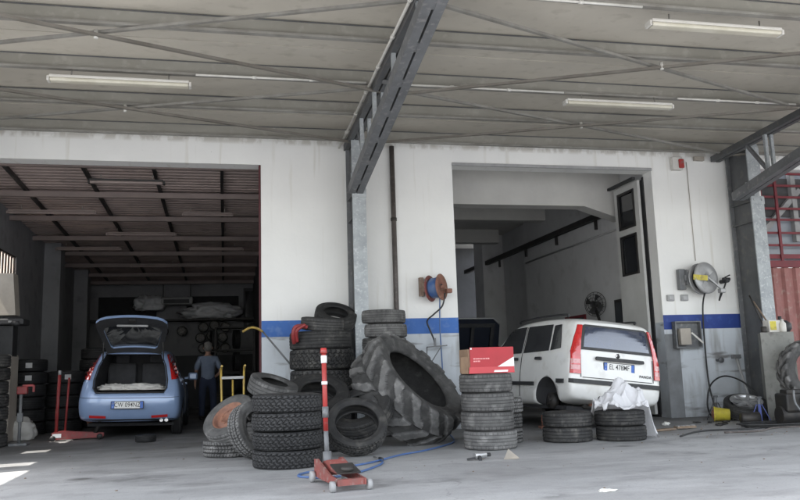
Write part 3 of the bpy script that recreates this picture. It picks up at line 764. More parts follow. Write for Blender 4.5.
tyre((1.55, 11.42, zl + 0.22), (0.315, 0.2, 0.185, 'worn'), 'upright tyre ring leaning at the very top beside the column', (0.12, -0.50, 0.80), group='tyres on top of the pile')
stack(2.27, 11.62, [(0.40, 0.21, 0.22, 'rib')] * 9, 'the grey stack between column and drainpipe', 'tall stack right of the column', mats=['rubber_dusty'] * 9)
# leaning and lying tyres
tyre((1.46, 9.10, 0.335), (0.36, 0.20, 0.25, 'winter'), 'single tyre tilted on the floor in front of the tractor tyre, hole facing up', (-0.06, -0.75, 0.65), 'rubber', 'loose leaning tyres')
tyre((1.10, 9.86, 0.66), (0.40, 0.22, 0.22, 'worn'), 'tilted tyre behind the red jack handle, propped on the pile', (0.02, -0.55, 0.84), 'rubber', 'loose leaning tyres')
tyre((1.62, 9.72, 0.46), (0.40, 0.22, 0.24, 'worn'), 'smooth tyre tucked between the tractor tyre and tilted tyre', (-0.35, -0.5, 0.8), 'rubber', 'loose leaning tyres')
tyre((1.10, 9.9, 0.12), MID, 'flat tyre at the foot of the pile behind the knobbly stack', (0, 0, 1), 'rubber', 'loose leaning tyres')
tyre((1.14, 9.92, 0.35), MID, 'flat tyre second from the floor behind the knobbly stack', (0.05, -0.06, 1), 'rubber', 'loose leaning tyres')
stack(0.55, 9.62, [SUV] * 3, 'the low hidden stack behind the knobbly tyres', 'hidden low stack', mats=['rubber_dusty'] * 3)
tyre((0.52, 9.55, 0.80), (0.30, 0.2, 0.17, 'worn'), 'tilted worn tyre lying above the knobbly stack beside the wall corner', (0.28, -0.25, 0.9), 'rubber_dusty', 'loose leaning tyres')
tyre((0.02, 9.90, 0.10), (0.33, 0.2, 0.19, 'winter'), 'pale dusty tyre lying flat under the orange wheel', (0, 0, 1), 'rubber_dusty', 'loose leaning tyres')
tyre((0.28, 9.38, 0.33), (0.33, 0.2, 0.19, 'winter'), 'pale dusty tyre leaning upright against the knobbly stack', (0.62, -0.62, 0.30), 'rubber_dusty', 'loose leaning tyres')

def add_rim(parent, ri, wd, mat, spokes=0, z=0.25):
    """steel or alloy rim inside a tyre (local axis z)"""
    b = MB()
    prof = [(ri + .012, z * wd + .35 * wd * .5), (ri - .004, z * wd + .35 * wd * .5), (ri - .02, z * wd + .1 * wd), (ri - .035, z * wd - .05 * wd)]
    if spokes == 0:
        prof += [(ri * .72, z * wd - .12 * wd), (ri * .62, z * wd + .02 * wd), (ri * .4, z * wd + .04 * wd), (ri * .34, z * wd - .06 * wd), (0.0, z * wd - .06 * wd)]
        b.lathe(prof, n=40)
        for k in range(8):
            a = 2 * PI * k / 8; b.cyl((ri * .5 * math.cos(a), ri * .5 * math.sin(a), z * wd - .02 * wd), (ri * .5 * math.cos(a), ri * .5 * math.sin(a), z * wd + .09 * wd), 0.012, 8)
    else:
        prof += [(ri - .04, -.4 * wd)]
        b.lathe(prof, n=40)
        b.lathe([(ri * .24, z * wd - .2 * wd), (ri * .26, z * wd + .05 * wd), (ri * .15, z * wd + .1 * wd), (0, z * wd + .1 * wd)], n=20)
        for k in range(spokes):
            a = 2 * PI * k / spokes; c, s = math.cos(a), math.sin(a)
            b.bar((ri * .2 * c, ri * .2 * s, z * wd), (ri * .96 * c, ri * .96 * s, z * wd + .02), ri * .22, 0.03)
    return b.build('rim', M[mat], parent)
t = thing('wheel', 'tilted old wheel with an orange rusty rim near the left bay', 'wheel', group='loose wheels', mat=axis_mat((0.03, 9.80, 0.43), (-0.50, -0.50, 0.71)))
o = bpy.data.objects.new('tyre', tyre_mesh(0.345, 0.2, 0.205, 'worn').copy()); col.objects.link(o); o.parent = t; o.data.materials.clear(); o.data.materials.append(M['rubber_dusty'])
add_rim(t, 0.205, 0.2, 'rust_orange')
t = thing('wheel', 'alloy wheel lying tilted at the foot of the right column', 'wheel', group='loose wheels', mat=axis_mat((8.05, 11.02, 0.19), (-0.12, -0.36, 0.93)))
o = bpy.data.objects.new('tyre', tyre_mesh(0.34, 0.21, 0.235, 'rib').copy()); col.objects.link(o); o.parent = t; o.data.materials.clear(); o.data.materials.append(M['rubber'])
add_rim(t, 0.235, 0.21, 'alu', 7, .42)

# tractor tyre with chevron lugs
def tractor_tyre():
    Rt, wd, ri, N = 0.80, 0.62, 0.505, 360
    sw = Rt - ri - .05; bm = bmesh.new(); cols = []; rings = []
    base = Rt - 0.044
    half = [(ri, .33, 0), (ri + .01, .40, 0), (ri + .04, .425, 0), (ri + .06, .42, 0), (ri + .10, .455, 0), (ri + .15, .48, 0), (ri + .155, .487, 0), (ri + .17, .487, 0), (ri + .185, .478, 0)]
    tre = []
    for k in range(11): 
        q = k / 10; tre.append((ri + .185 + (base - ri - .185) * math.sin(q * PI / 2), .478 - .058 * q * q, 1, 1.16 - .16 * q))
    crown = [(base + 0.014 * (1 - (u ** 2)), .42 * u, 2, u) for u in [1 - 2 * k / 30 for k in range(1, 30)]]
    prof = [(r, -z * wd, 0, 0) for r, z, _ in half] + [(r, -z * wd, 1, -u) for r, z, _, u in tre] + [(r, -z * wd, 2, -u) for r, z, _, u in crown] \
        + [(r, z * wd, 1, u) for r, z, _, u in tre[::-1]] + [(r, z * wd, 0, 0) for r, z, _ in half[::-1]] \
        + [(ri + .02, .30 * wd, 3, 0), (ri + .1, .42 * wd, 3, 0), (ri + .2, .40 * wd, 3, 0), (base - .04, .3 * wd, 3, 0), (base - .03, 0, 3, 0), (base - .04, -.3 * wd, 3, 0), (ri + .2, -.40 * wd, 3, 0), (ri + .1, -.42 * wd, 3, 0), (ri + .02, -.30 * wd, 3, 0)]
    K = 16
    for k in range(N):
        th = 2 * PI * k / N; ring = []
        for (r, z, t, u) in prof:
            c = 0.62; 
            if t in (1, 2):
                s = th * K / (2 * PI) + 0.8 * abs(u) + (0.5 if u < 0 else 0) + .10 * noise.noise(Vector((math.cos(th) * 5, math.sin(th) * 5, u * 3)))
                fr = frac(s); d = abs(fr - 0.5)
                lug = max(0.0, min(1.0, (0.245 + 0.05 * abs(u) - d + .05 * noise.noise(Vector((math.cos(th) * 9, math.sin(th) * 9, u * 5)))) / 0.055))
                if abs(u) < 0.06 and t == 2: lug *= max(0.25, abs(u) / .06)
                if t == 1: lug *= max(0.0, min(1.0, (1.17 - abs(u)) / .06))
                wear = 0.8 + 0.5 * noise.noise(Vector((math.cos(th) * 3, math.sin(th) * 3, u * 2)))
                hgt = 0.046 * lug * wear
                if t == 1:
                    r += hgt * 0.75; z += math.copysign(hgt * .38, z)
                else: r += hgt
                c = 0.5 + 0.6 * lug  # gaps between lugs darkened in colour as shade
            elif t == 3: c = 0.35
            wob = 0.004 * noise.noise(Vector((math.cos(th) * 3, math.sin(th) * 3, z * 5)))
            ring.append(bm.verts.new(((r + wob) * math.cos(th), (r + wob) * math.sin(th), z + wob))); cols.append(c)
        rings.append(ring)
    n = len(prof)
    for k in range(N):
        A, B = rings[k], rings[(k + 1) % N]
        for j in range(n):
            f = bm.faces.new((A[j], B[j], B[(j + 1) % n], A[(j + 1) % n])); f.smooth = prof[j][2] in (0, 3)
    me = bpy.data.meshes.new('tractor_tyre'); bm.to_mesh(me); bm.free()
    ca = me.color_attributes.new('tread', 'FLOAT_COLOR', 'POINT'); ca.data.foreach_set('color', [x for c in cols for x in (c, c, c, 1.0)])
    return me
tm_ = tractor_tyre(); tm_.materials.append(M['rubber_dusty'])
nx = Vector((0.57, -0.49, 0.66)).normalized()
ctr = Vector((2.49, 10.15, 0.85)) - nx * 0.24
o = bpy.data.objects.new('tractor_tyre', tm_); col.objects.link(o); o.matrix_world = axis_mat(ctr, nx)
tag(o, 'huge tractor tyre with thick lugs leaning on the tyre pile', 'tyre')

# ------------------------------------------------------------------ cars
def lerp(a, b, t): return a + (b - a) * t
def tab(T_, x):
    if x <= T_[0][0]: return T_[0][1]
    for (a, va), (b_, vb) in zip(T_[:-1], T_[1:]):
        if x <= b_: return lerp(va, vb, (x - a) / (b_ - a))
    return T_[-1][1]
def car_shell(stations, rear_dy, L, front_dy=None):
    """stations: (y, w, zb, zm, zbelt, wbelt, zr, wr)"""
    bm = bmesh.new(); rings = []
    for (y, w_, zb, zm, zt, wt, zr, wr_) in stations:
        half = [(w_ * .55, zb), (w_ * .93, zb + .005), (w_ * .985, zb + .11), (w_, zm), (lerp(w_, wt, .6), lerp(zm, zt, .62)), (wt, zt), (lerp(wt, wr_, .45), lerp(zt, zr - .07, .45)), (wr_ + .025, zr - .085), (wr_ - .03, zr - .02), (wr_ * .6, zr), ]
        pts = [(0, zb)] + half + [(0, zr + .006)] + [(-x, z) for x, z in half[::-1]]
        ring = []
        for (x, z) in pts:
            k = max(0.0, 1 - y / 0.75); k2 = max(0.0, 1 - (L - y) / 0.35)
            dy = tab(rear_dy, z) * k + (tab(front_dy, z) * k2 if front_dy else 0)
            ring.append(bm.verts.new((x, y + dy, z)))
        rings.append(ring)
    n = len(rings[0])
    for A, B in zip(rings[:-1], rings[1:]):
        for j in range(n): bm.faces.new((A[j], A[(j + 1) % n], B[(j + 1) % n], B[j]))
    for ring, sgn in ((rings[0], -1), (rings[-1], 1)):
        h = n // 2     # ring[0] bottom, ring[h] top
        # rows: pair ring[i] with ring[n-i]
        rows = []
        for i in range(1, h):
            a, c = ring[i], ring[n - i]; row = [a]
            for q in (.25, .5, .75):
                p = a.co.lerp(c.co, q); p.y += sgn * 0.035 * (1 - (2 * q - 1) ** 2); row.append(bm.verts.new(p))
            row.append(c); rows.append(row)
        for r1, r2 in zip(rows[:-1], rows[1:]):
            for q in range(4): bm.faces.new((r1[q], r1[q + 1], r2[q + 1], r2[q]))
        for row, tip in ((rows[0], ring[0]), (rows[-1], ring[h])):
            bm.faces.new((row[0], row[1], row[2], tip)); bm.faces.new((tip, row[2], row[3], row[4]))
    bmesh.ops.recalc_face_normals(bm, faces=bm.faces[:])
    for f in bm.faces: f.smooth = True
    return bm
def boolean(o, cutter):
    md = o.modifiers.new('cut', 'BOOLEAN'); md.operation = 'DIFFERENCE'; md.object = cutter; md.solver = 'EXACT'
    try: md.material_mode = 'TRANSFER'
    except Exception: pass
    bake(o); bpy.data.objects.remove(cutter)
class Patcher:
    def __init__(s, o):
        bm = bmesh.new(); bm.from_mesh(o.data); s.bvh = BVHTree.FromBMesh(bm); bm.free()
    def patch(s, poly, axis, name, mat, parent, off=0.004, th=0.008, step=0.05, sm=True):
        """poly in rear view (x,z) for axis '+y' ; side view (y,z) for '+x'/'-x'; front (x,z) for '-y'"""
        bm = bmesh.new(); vs = [bm.verts.new((p[0], p[1], 0)) for p in poly]; bm.faces.new(vs)
        x0, x1 = min(p[0] for p in poly), max(p[0] for p in poly); z0, z1 = min(p[1] for p in poly), max(p[1] for p in poly)
        k = x0 + step
        while k < x1: bmesh.ops.bisect_plane(bm, geom=bm.verts[:] + bm.edges[:] + bm.faces[:], plane_co=(k, 0, 0), plane_no=(1, 0, 0)); k += step
        k = z0 + step
        while k < z1: bmesh.ops.bisect_plane(bm, geom=bm.verts[:] + bm.edges[:] + bm.faces[:], plane_co=(0, k, 0), plane_no=(0, 1, 0)); k += step
        d = {'+y': Vector((0, 1, 0)), '-y': Vector((0, -1, 0)), '+x': Vector((1, 0, 0)), '-x': Vector((-1, 0, 0))}[axis]
        last = None; bm.verts.ensure_lookup_table(); hits = []
        for v in bm.verts:
            a, z = v.co.x, v.co.y
            org = Vector((a, 0, z)) - d * 9 if 'y' in axis else Vector((0, a, z)) - d * 9
            h = s.bvh.ray_cast(org, d)
            hits.append((v, h[0], h[1], org))
        ok = [q for q in hits if q[1] is not None]
        for (v, p, nrm, org) in hits:
            if p is None:
                q = min(ok, key=lambda t: (t[3] - org).length) if ok else None
                p = (Vector((org.x, q[1].y, org.z)) if 'y' in axis else Vector((q[1].x, org.y, org.z))) if q else org + d * 9
            v.co = p - d * off
        bmesh.ops.recalc_face_normals(bm, faces=bm.faces[:])
        bm.normal_update()
        avg = Vector()
        for f in bm.faces: avg += f.normal
        if avg.dot(d) > 0: bmesh.ops.reverse_faces(bm, faces=bm.faces[:])
        # thickness: push a skirt inward
        r = bmesh.ops.extrude_face_region(bm, geom=bm.faces[:])
        nv = [e for e in r['geom'] if isinstance(e, bmesh.types.BMVert)]
        for v in nv: v.co -= d * th
        bmesh.ops.recalc_face_normals(bm, faces=bm.faces[:])
        me = bpy.data.meshes.new(name); bm.to_mesh(me); bm.free(); me.materials.append(mat)
        for p in me.polygons: p.use_smooth = False
        o = bpy.data.objects.new(name, me); col.objects.link(o); o.parent = parent; return o
def car_wheel(parent, y, x, Rt, side, spec, rimmat='grey_plastic', spokes=0):
    m = axis_mat((x, y, Rt), (side, 0, 0))
    wh = bpy.data.objects.new('wheel', None); col.objects.link(wh); wh.parent = parent; wh.matrix_local = m
    me = tyre_mesh(*spec).copy(); me.materials.clear(); me.materials.append(M['rubber_black'])
    o = bpy.data.objects.new('tyre', me); col.objects.link(o); o.parent = wh
    add_rim(wh, spec[2], spec[1], rimmat, spokes)
def plate(parent, mw_, txt, w_=0.50, h_=0.108):
    b = MB(); b.prism(rr(w_ + .02, h_ + .018, 0.012), mw_ @ Matrix.Translation((0, 0, -0.004)), 0.012); pl = b.build('number_plate', M['trim_black'], parent)
    b = MB(); b.prism(rr(w_ - .10, h_, 0.004), mw_ @ Matrix.Translation((0, 0, 0.004)), 0.007); b.build('plate_field', M['plate_white'], pl)
    for s in (-1, 1):
        b = MB(); b.prism(rr(0.046, h_, 0.005, cx=s * (w_ / 2 - .0245)), mw_ @ Matrix.Translation((0, 0, 0.004)), 0.0075); b.build('plate_band', M['plate_blue'], pl)
    text('I', 0.03, 'lettering', M['white_print'], pl, mw_ @ Matrix.Translation((-(w_ / 2 - .0245), -0.03, 0.012)))
    b = MB()
    for k in range(12):
        a = 2 * PI * k / 12; b.cyl((-(w_ / 2 - .0245) + .012 * math.cos(a), .025 + .012 * math.sin(a), 0.0115), (-(w_ / 2 - .0245) + .012 * math.cos(a), .025 + .012 * math.sin(a), 0.0125), 0.0025, 6)
    o = b.build('star_ring', M['yellow_lem'], pl); o.data.transform(mw_)
    text(txt, 0.105, 'lettering', M['black_print'], pl, mw_ @ Matrix.Translation((0, 0, 0.012)), xs=0.76)
    return pl

# ---- white hatchback in the right bay
mpanda = Matrix.Translation((5.36, 10.27, 0)) @ Matrix.Rotation(R(6), 4, 'Z')
pr = Matrix.Translation((0.68, 0, 0)) @ Matrix.Rotation(R(6.5), 4, 'Y') @ Matrix.Translation((-0.68, 0, 0))
panda = thing('hatchback_car', 'white small hatchback jacked up with its near rear wheel removed', 'car', mat=mpanda @ pr)
st = [(0.00, .735, .33, .62, .98, .715, 1.455, .585), (.07, .775, .30, .62, .98, .75, 1.49, .62), (.32, .79, .24, .62, .98, .765, 1.525, .64), (.9, .79, .21, .62, .97, .767, 1.545, .65), (1.5, .79, .2, .62, .96, .767, 1.54, .65),
      (2.05, .79, .2, .62, .95, .765, 1.49, .635), (2.4, .79, .2, .62, .94, .75, 1.33, .61), (2.78, .785, .2, .62, .93, .74, 1.06, .64), (2.9, .785, .21, .62, .9, .735, 1.0, .63), (3.25, .77, .22, .6, .82, .71, .92, .58), (3.47, .72, .24, .55, .72, .66, .80, .52), (3.54, .66, .28, .5, .62, .6, .70, .45)]
dyr = [(.25, .03), (.40, -.035), (.58, -.05), (.66, -.01), (.98, .01), (1.2, .045), (1.46, .10)]
bm = car_shell(st, dyr, 3.54); me = bpy.data.meshes.new('body'); bm.to_mesh(me); bm.free(); me.materials.append(M['car_white'])
body = bpy.data.objects.new('body', me); col.objects.link(body)
sd = body.modifiers.new('s', 'SUBSURF'); sd.levels = 2; sd.render_levels = 2; bake(body)
for y in (0.62, 2.92):
    for s in (-1, 1):
        b = MB(); b.lathe([(0, -.19), (.325, -.19), (.325, .19), (0, .19)], axis_mat((s * .70, y, .31), (1, 0, 0)), 40); c = b.build('cut', M['inside_black']); boolean(body, c)
body.parent = panda
P_ = Patcher(body)
gw = M['glass_rear']
win = P_.patch([(-.60, 1.035), (.60, 1.035), (.58, 1.2), (.54, 1.385), (.50, 1.405), (-.50, 1.405), (-.54, 1.385), (-.58, 1.2)], '+y', 'rear_window', M['trim_black'], panda, 0.004)
P_.patch([(-.55, 1.075), (.55, 1.075), (.53, 1.2), (.495, 1.375), (-.495, 1.375), (-.53, 1.2)], '+y', 'pane', gw, win, 0.007)
for s in (-1, 1):
    lm = P_.patch([(s * .752, .69), (s * .615, .69), (s * .612, .97), (s * .604, 1.04), (s * .583, 1.2), (s * .545, 1.395), (s * .605, 1.395), (s * .672, 1.2), (s * .730, 1.0)], '+y', 'tail_lamp', M['lamp_red'], panda, 0.012, 0.02, 0.03)
    P_.patch([(s * .745, .745), (s * .625, .745), (s * .625, .895), (s * .738, .895)], '+y', 'clear_lens', M['lamp_pink'], lm, 0.015, 0.02, 0.03)
    P_.patch([(s * .745, .81), (s * .624, .81), (s * .624, .83), (s * .742, .83)], '+y', 'lens_rib', M['lamp_red'], lm, 0.017, 0.02, 0.03)
P_.patch([(-.76, .555), (.76, .555), (.76, .615), (-.76, .615)], '+y', 'bumper_strip', M['trim_black'], panda, 0.014, 0.02, 0.04)
P_.patch([(-.575, .64), (.575, .64), (.575, .649), (-.575, .649)], '+y', 'tailgate_seam', M['trim_black'], panda, 0.003)
for s in (-1, 1): P_.patch([(s * .598, .645), (s * .605, .645), (s * .603, .97), (s * .597, .97)], '+y', 'tailgate_seam', M['trim_black'], panda, 0.003)
P_.patch(rr(.80, .05, .02, cx=0.02, cy=.925), '+y', 'tailgate_handle', M['trim_black'], panda, 0.022, 0.03)
b = MB(); b.lathe([(0, .012), (.024, .012), (.034, .004), (.034, 0)], facing((0.0, -0.025, .985), (0, -1, 0)), 24); bd = b.build('badge', M['chrome'], panda)
b = MB(); b.lathe([(0, .0135), (.022, .0135), (.022, .01)], facing((0.0, -0.025, .985), (0, -1, 0)), 24); b.build('badge_field', M['trim_black'], bd)
plate(panda, facing((0.02, -0.028, .82), (0, -1, 0.02)), 'EL 478MF')
hp_ = P_.bvh.ray_cast(Vector((.46, -5, .72)), Vector((0, 1, 0)))[0]
text('PANDA', 0.055, 'model_lettering', M['trim_black'], panda, facing((0.46, hp_.y - .008, .72), (.05, -1, 0)), xs=1.1)
b = MB(); b.bar((0.02, 0.075, 1.07), (-.28, .125, 1.12), 0.014, 0.014); b.cyl((0.02, 0.02, 1.055), (0.02, 0.08, 1.055), 0.02, 10); b.build('rear_wiper', M['trim_black'], panda)
P_.patch(rr(.14, .05, .02, cx=-.25, cy=.37), '+y', 'bumper_recess', M['inside_black'], panda, 0.004)
b = MB(); b.tube([(-.30, 0.03, .27), (-.30, .3, .27), (-.2, .6, .27)], 0.024, 10); b.build('exhaust_pipe', M['rust'], panda)
b = MB(); b.box((-.05, .35, .255), (.7, .3, .1), bev=.03); b.build('rear_silencer', M['dark_iron'], panda)
for s in (-1, 1):
    ax = '+x' if s < 0 else '-x'
    side = [('quarter_window', [(.30, 1.05), (.58, 1.02), (.60, 1.40), (.42, 1.41)]), ('rear_door_window', [(.63, 1.02), (1.42, 1.00), (1.42, 1.425), (.66, 1.42)]), ('front_door_window', [(1.5, 1.0), (2.55, .985), (2.50, 1.03), (2.12, 1.38), (2.02, 1.42), (1.5, 1.43)])]
    for nm, poly in side: P_.patch(poly, ax, nm, M['glass_dark'], panda, 0.004)
    P_.patch([(.98, .50), (2.55, .50), (2.55, .555), (.98, .555)], ax, 'side_strip', M['trim_black'], panda, 0.014, .02)
    P_.patch([(.12, .545), (.30, .545), (.30, .605), (.12, .605)], ax, 'side_strip', M['trim_black'], panda, 0.012, .02)
    for yy in (.62, 1.455, 2.60):
        if yy > 1: P_.patch([(yy, .33), (yy + .009, .33), (yy + .009, 1.42 if yy < 2 else .98), (yy, 1.42 if yy < 2 else .98)], ax, 'door_seam', M['trim_black'], panda, 0.003)
    for yy in (.86, 1.62): P_.patch(rr(.17, .045, .02, cx=yy, cy=.905), ax, 'door_handle', M['trim_black'], panda, 0.025, .03)
    b = MB(); b.box((s * .86, 2.42, 1.03), (.16, .10, .15), bev=.03); b.bar((s * .72, 2.45, .97), (s * .84, 2.43, 1.0), .04, .04); b.build('door_mirror', M['trim_black'], panda)
    b = MB(); b.tube(spline([(s * .575, .42, 1.53), (s * .58, .46, 1.565), (s * .585, 1.2, 1.575), (s * .58, 1.85, 1.55), (s * .575, 1.95, 1.52)], 5), .016, 8); b.build('roof_rail', M['trim_black'], panda)
CARW = (0.29, 0.17, 0.17, 'worn')
car_wheel(panda, .62, .70, .29, 1, CARW); car_wheel(panda, 2.92, .70, .29, 1, CARW)
b = MB(); b.lathe([(0, .06), (.05, .06), (.06, .03), (.115, .03), (.12, -.05), (.09, -.08), (0, -.08)], axis_mat((-.68, .62, .29), (-1, 0, 0)), 28)
for k in range(4): a = k * PI / 2; b.cyl((-.72, .62 + .05 * math.cos(a), .29 + .05 * math.sin(a)), (-.75, .62 + .05 * math.cos(a), .29 + .05 * math.sin(a)), .008, 8)
b.bar((-.55, .62, .29), (.6, .62, .29), .09, .07); b.build('brake_drum', M['dark_iron'], panda)
car_wheel(panda, 2.92, -.70, .29, -1, CARW)
b = MB(); b.box((0, 1.7, .2), (1.3, 2.9, .06)); b.build('underbody', M['inside_black'], panda)
# jack under the lifted sill
t = thing('bottle_jack', 'small rusty bottle jack under the lifted sill of the white car', 'jack', (4.75, 11.35, 0))
b = MB(); b.box((0, 0, .02), (.16, .14, .04), bev=.008); b.cyl((0, 0, .04), (0, 0, .2), .05, 16); b.build('body', M['rust'], t)
b = MB(); b.cyl((0, 0, .2), (0, 0, .34), .025, 12); b.cyl((0, 0, .34), (0, 0, .36), .04, 12); b.build('ram', M['dark_iron'], t)

# ---- pale blue hatchback with open tailgate
mp = Matrix.Translation((-1.57, 13.2, 0)) @ Matrix.Scale(.96, 4) @ Matrix.Rotation(R(0.5), 4, 'Z') @ Matrix.Translation((.7, 0, 0)) @ Matrix.Rotation(R(1.6), 4, 'Y') @ Matrix.Translation((-.7, 0, 0.0))
punto = thing('hatchback_car', 'pale metallic blue hatchback with its tailgate raised in the left bay', 'car', mat=mp)
st = [(0.00, .77, .27, .60, .93, .74, 1.41, .50), (.1, .825, .26, .60, .95, .77, 1.44, .54), (.4, .843, .24, .60, .96, .785, 1.47, .57), (1.0, .843, .2, .6, .95, .785, 1.49, .58), (1.7, .843, .2, .6, .93, .78, 1.485, .58),
      (2.2, .843, .2, .6, .92, .77, 1.42, .57), (2.6, .84, .2, .6, .91, .77, 1.24, .59), (3.0, .84, .2, .6, .9, .76, 1.02, .62), (3.15, .835, .2, .6, .88, .75, .96, .62), (3.6, .8, .22, .58, .8, .72, .88, .56), (3.95, .72, .24, .52, .68, .64, .74, .48), (4.03, .64, .28, .48, .58, .58, .64, .42)]
dyr = [(.24, .08), (.40, -.02), (.60, -.06), (.70, -.03), (.93, .06), (1.2, .2), (1.44, .36)]
bm = car_shell(st, dyr, 4.03); me = bpy.data.meshes.new('body'); bm.to_mesh(me); bm.free(); me.materials.append(M['car_blue'])
body = bpy.data.objects.new('body', me); col.objects.link(body)
sd = body.modifiers.new('s', 'SUBSURF'); sd.levels = 2; sd.render_levels = 2; bake(body)
P0 = Patcher(body)
for y in (0.72, 3.2):
    for s in (-1, 1):
        b = MB(); b.lathe([(0, -.2), (.34, -.2), (.34, .2), (0, .2)], axis_mat((s * .74, y, .31), (1, 0, 0)), 40); c = b.build('cut', M['inside_black']); boolean(body, c)
# luggage opening
b = MB(); b.prism([(-.53, .73), (.53, .73), (.57, .80), (.575, .95), (.53, 1.18), (.45, 1.39), (-.45, 1.39), (-.53, 1.18), (-.575, .95), (-.57, .80)], facing((0, 1.5, 0), (0, -1, 0)), 1.9)
c = b.build('cut', M['inside_black']); boolean(body, c)
body.parent = punto
for s in (-1, 1):
    P0.patch([(s * .765, .97), (s * .655, .955), (s * .64, 1.05), (s * .60, 1.22), (s * .545, 1.385), (s * .585, 1.40), (s * .68, 1.22), (s * .74, 1.08)], '+y', 'tail_lamp', M['lamp_red'], punto, 0.012, .02, .03)
    P0.patch([(s * .62, .335), (s * .36, .325), (s * .36, .365), (s * .62, .38)], '+y', 'bumper_reflector', M['lamp_red'], punto, 0.012, .02, .04)
    ax = '+x' if s < 0 else '-x'
    for nm, poly in (('rear_door_window', [(.62, 1.02), (1.5, .99), (1.5, 1.38), (.9, 1.38), (.72, 1.25)]), ('front_door_window', [(1.58, .99), (2.8, .96), (2.75, 1.0), (2.2, 1.31), (2.05, 1.37), (1.58, 1.38)])):
        P0.patch(poly, ax, nm, M['glass_dark'], punto, .004)
    P0.patch(rr(.18, .045, .02, cx=1.72, cy=.87), ax, 'door_handle', M['car_blue'], punto, .025, .03)
    b = MB(); b.box((s * .92, 2.62, 1.0), (.18, .10, .15), bev=.03); b.bar((s * .76, 2.65, .96), (s * .9, 2.63, .98), .04, .04); b.build('door_mirror', M['car_blue'], punto)
    P0.patch([(1.535, .35), (1.544, .35), (1.544, 1.37), (1.535, 1.37)], ax, 'door_seam', M['trim_black'], punto, .003)
P0.patch([(-.70, .268), (.70, .268), (.72, .31), (-.72, .31)], '+y', 'bumper_valance', M['trim_black'], punto, .010, .02)
P0.patch([(-.79, .665), (-.60, .655), (.60, .655), (.79, .665), (.79, .671), (.60, .662), (-.60, .662), (-.79, .671)], '+y', 'bumper_seam', M['trim_black'], punto, .003)
plate(punto, facing((-.02, -.115, .545), (0, -1, 0.0)), 'CW 094NZ')
b = MB(); b.cyl((.60, .02, .285), (.60, .16, .285), .03, 14); b.cyl((.52, .02, .285), (.52, .16, .285), .03, 14); b.build('exhaust_pipe', M['chrome'], punto)
# sealing lip round the opening and sill plate
lip = [(-.545, .745), (.545, .745), (.585, .82), (.59, .95), (.545, 1.18), (.46, 1.395), (-.46, 1.395), (-.545, 1.18), (-.59, .95), (-.585, .82)]
b = MB(); pp = []
for (x, z) in lip:
    h = P0.bvh.ray_cast(Vector((x, -5, z)), Vector((0, 1, 0))); pp.append(Vector((x, h[0].y - .004, z)) if h[0] else Vector((x, .3, z)))
b.tube(pp, .012, 8, closed=True); b.build('door_seal', M['trim_black'], punto)
# inner floor, seat backs, cloths
b = MB(); b.box((0, .85, .77), (1.0, 1.1, .02)); b.build('boot_floor', M['inside_black'], punto)
b = MB()
for x in (-.3, .3): b.box((x, 1.36, 1.0), (.5, .12, .5), bev=.05); b.box((x, 1.38, 1.33), (.24, .08, .16), bev=.03)
b.build('seat', M['seat_grey'], punto)
for (x, y, dx_, sd_) in ((.16, .30, .36, 3), (-.28, .33, .26, 8)):
    b = MB(); b.blob((x, y, .80), (dx_, .17, .075), sd_, .45, 2.6, 4, flat=.785, ridged=True); o = b.build('cloth', M['cloth_white'])
    o.matrix_world = mp
    tag(o, 'crumpled white cloth in the open boot, ' + ('larger right-hand heap' if x > 0 else 'smaller left-hand heap'), 'cloth', 'cloths in the open boot')
CARW2 = (0.30, 0.185, 0.20, 'worn')
car_wheel(punto, .72, .74, .30, 1, CARW2, 'alu', 9); car_wheel(punto, 3.2, .74, .30, 1, CARW2, 'alu', 9); car_wheel(punto, 3.2, -.74, .30, -1, CARW2, 'alu', 9)
b = MB(); b.lathe([(0, .05), (.06, .05), (.125, .02), (.125, -.05), (0, -.06)], axis_mat((-.72, .72, .3), (-1, 0, 0)), 28); b.bar((-.6, .72, .3), (.65, .72, .3), .09, .07); b.build('brake_drum', M['rust'], punto)
b = MB(); b.box((0, 2.0, .2), (1.4, 3.2, .05)); b.build('underbody', M['inside_black'], punto)
# raised tailgate, hinged at the roof edge
hm = Matrix.Translation((0.01, .36, 1.455)) @ Matrix.Rotation(R(-129), 4, 'X')   # local -z hangs down from the hinge when shut; x right
outer = [(-.44, 0.0), (.44, 0.0), (.51, -.30), (.57, -.66), (.56, -.84), (.40, -.88), (-.40, -.88), (-.56, -.84), (-.57, -.66), (-.51, -.30)]
inner = [(-.37, -.10), (.37, -.10), (.43, -.34), (.47, -.58), (.42, -.64), (-.42, -.64), (-.47, -.58), (-.43, -.34)]
hx = facing((0, 0, 0), (0, -1, 0))   # local xy -> x,z ; z -> -y
bm = bmesh.new()
def gate_y(x, z): return 0.10 * (abs(x) / .63) ** 2 - .16 * (-z / .84) * (1 + z / .84)
def ringv(poly, dy): return [bm.verts.new((x, gate_y(x, z) + dy, z)) for x, z in poly]
def densify(poly, n=4): 
    return [(lerp(a[0], c[0], k / n), lerp(a[1], c[1], k / n)) for a, c in zip(poly, poly[1:] + poly[:1]) for k in range(n)]
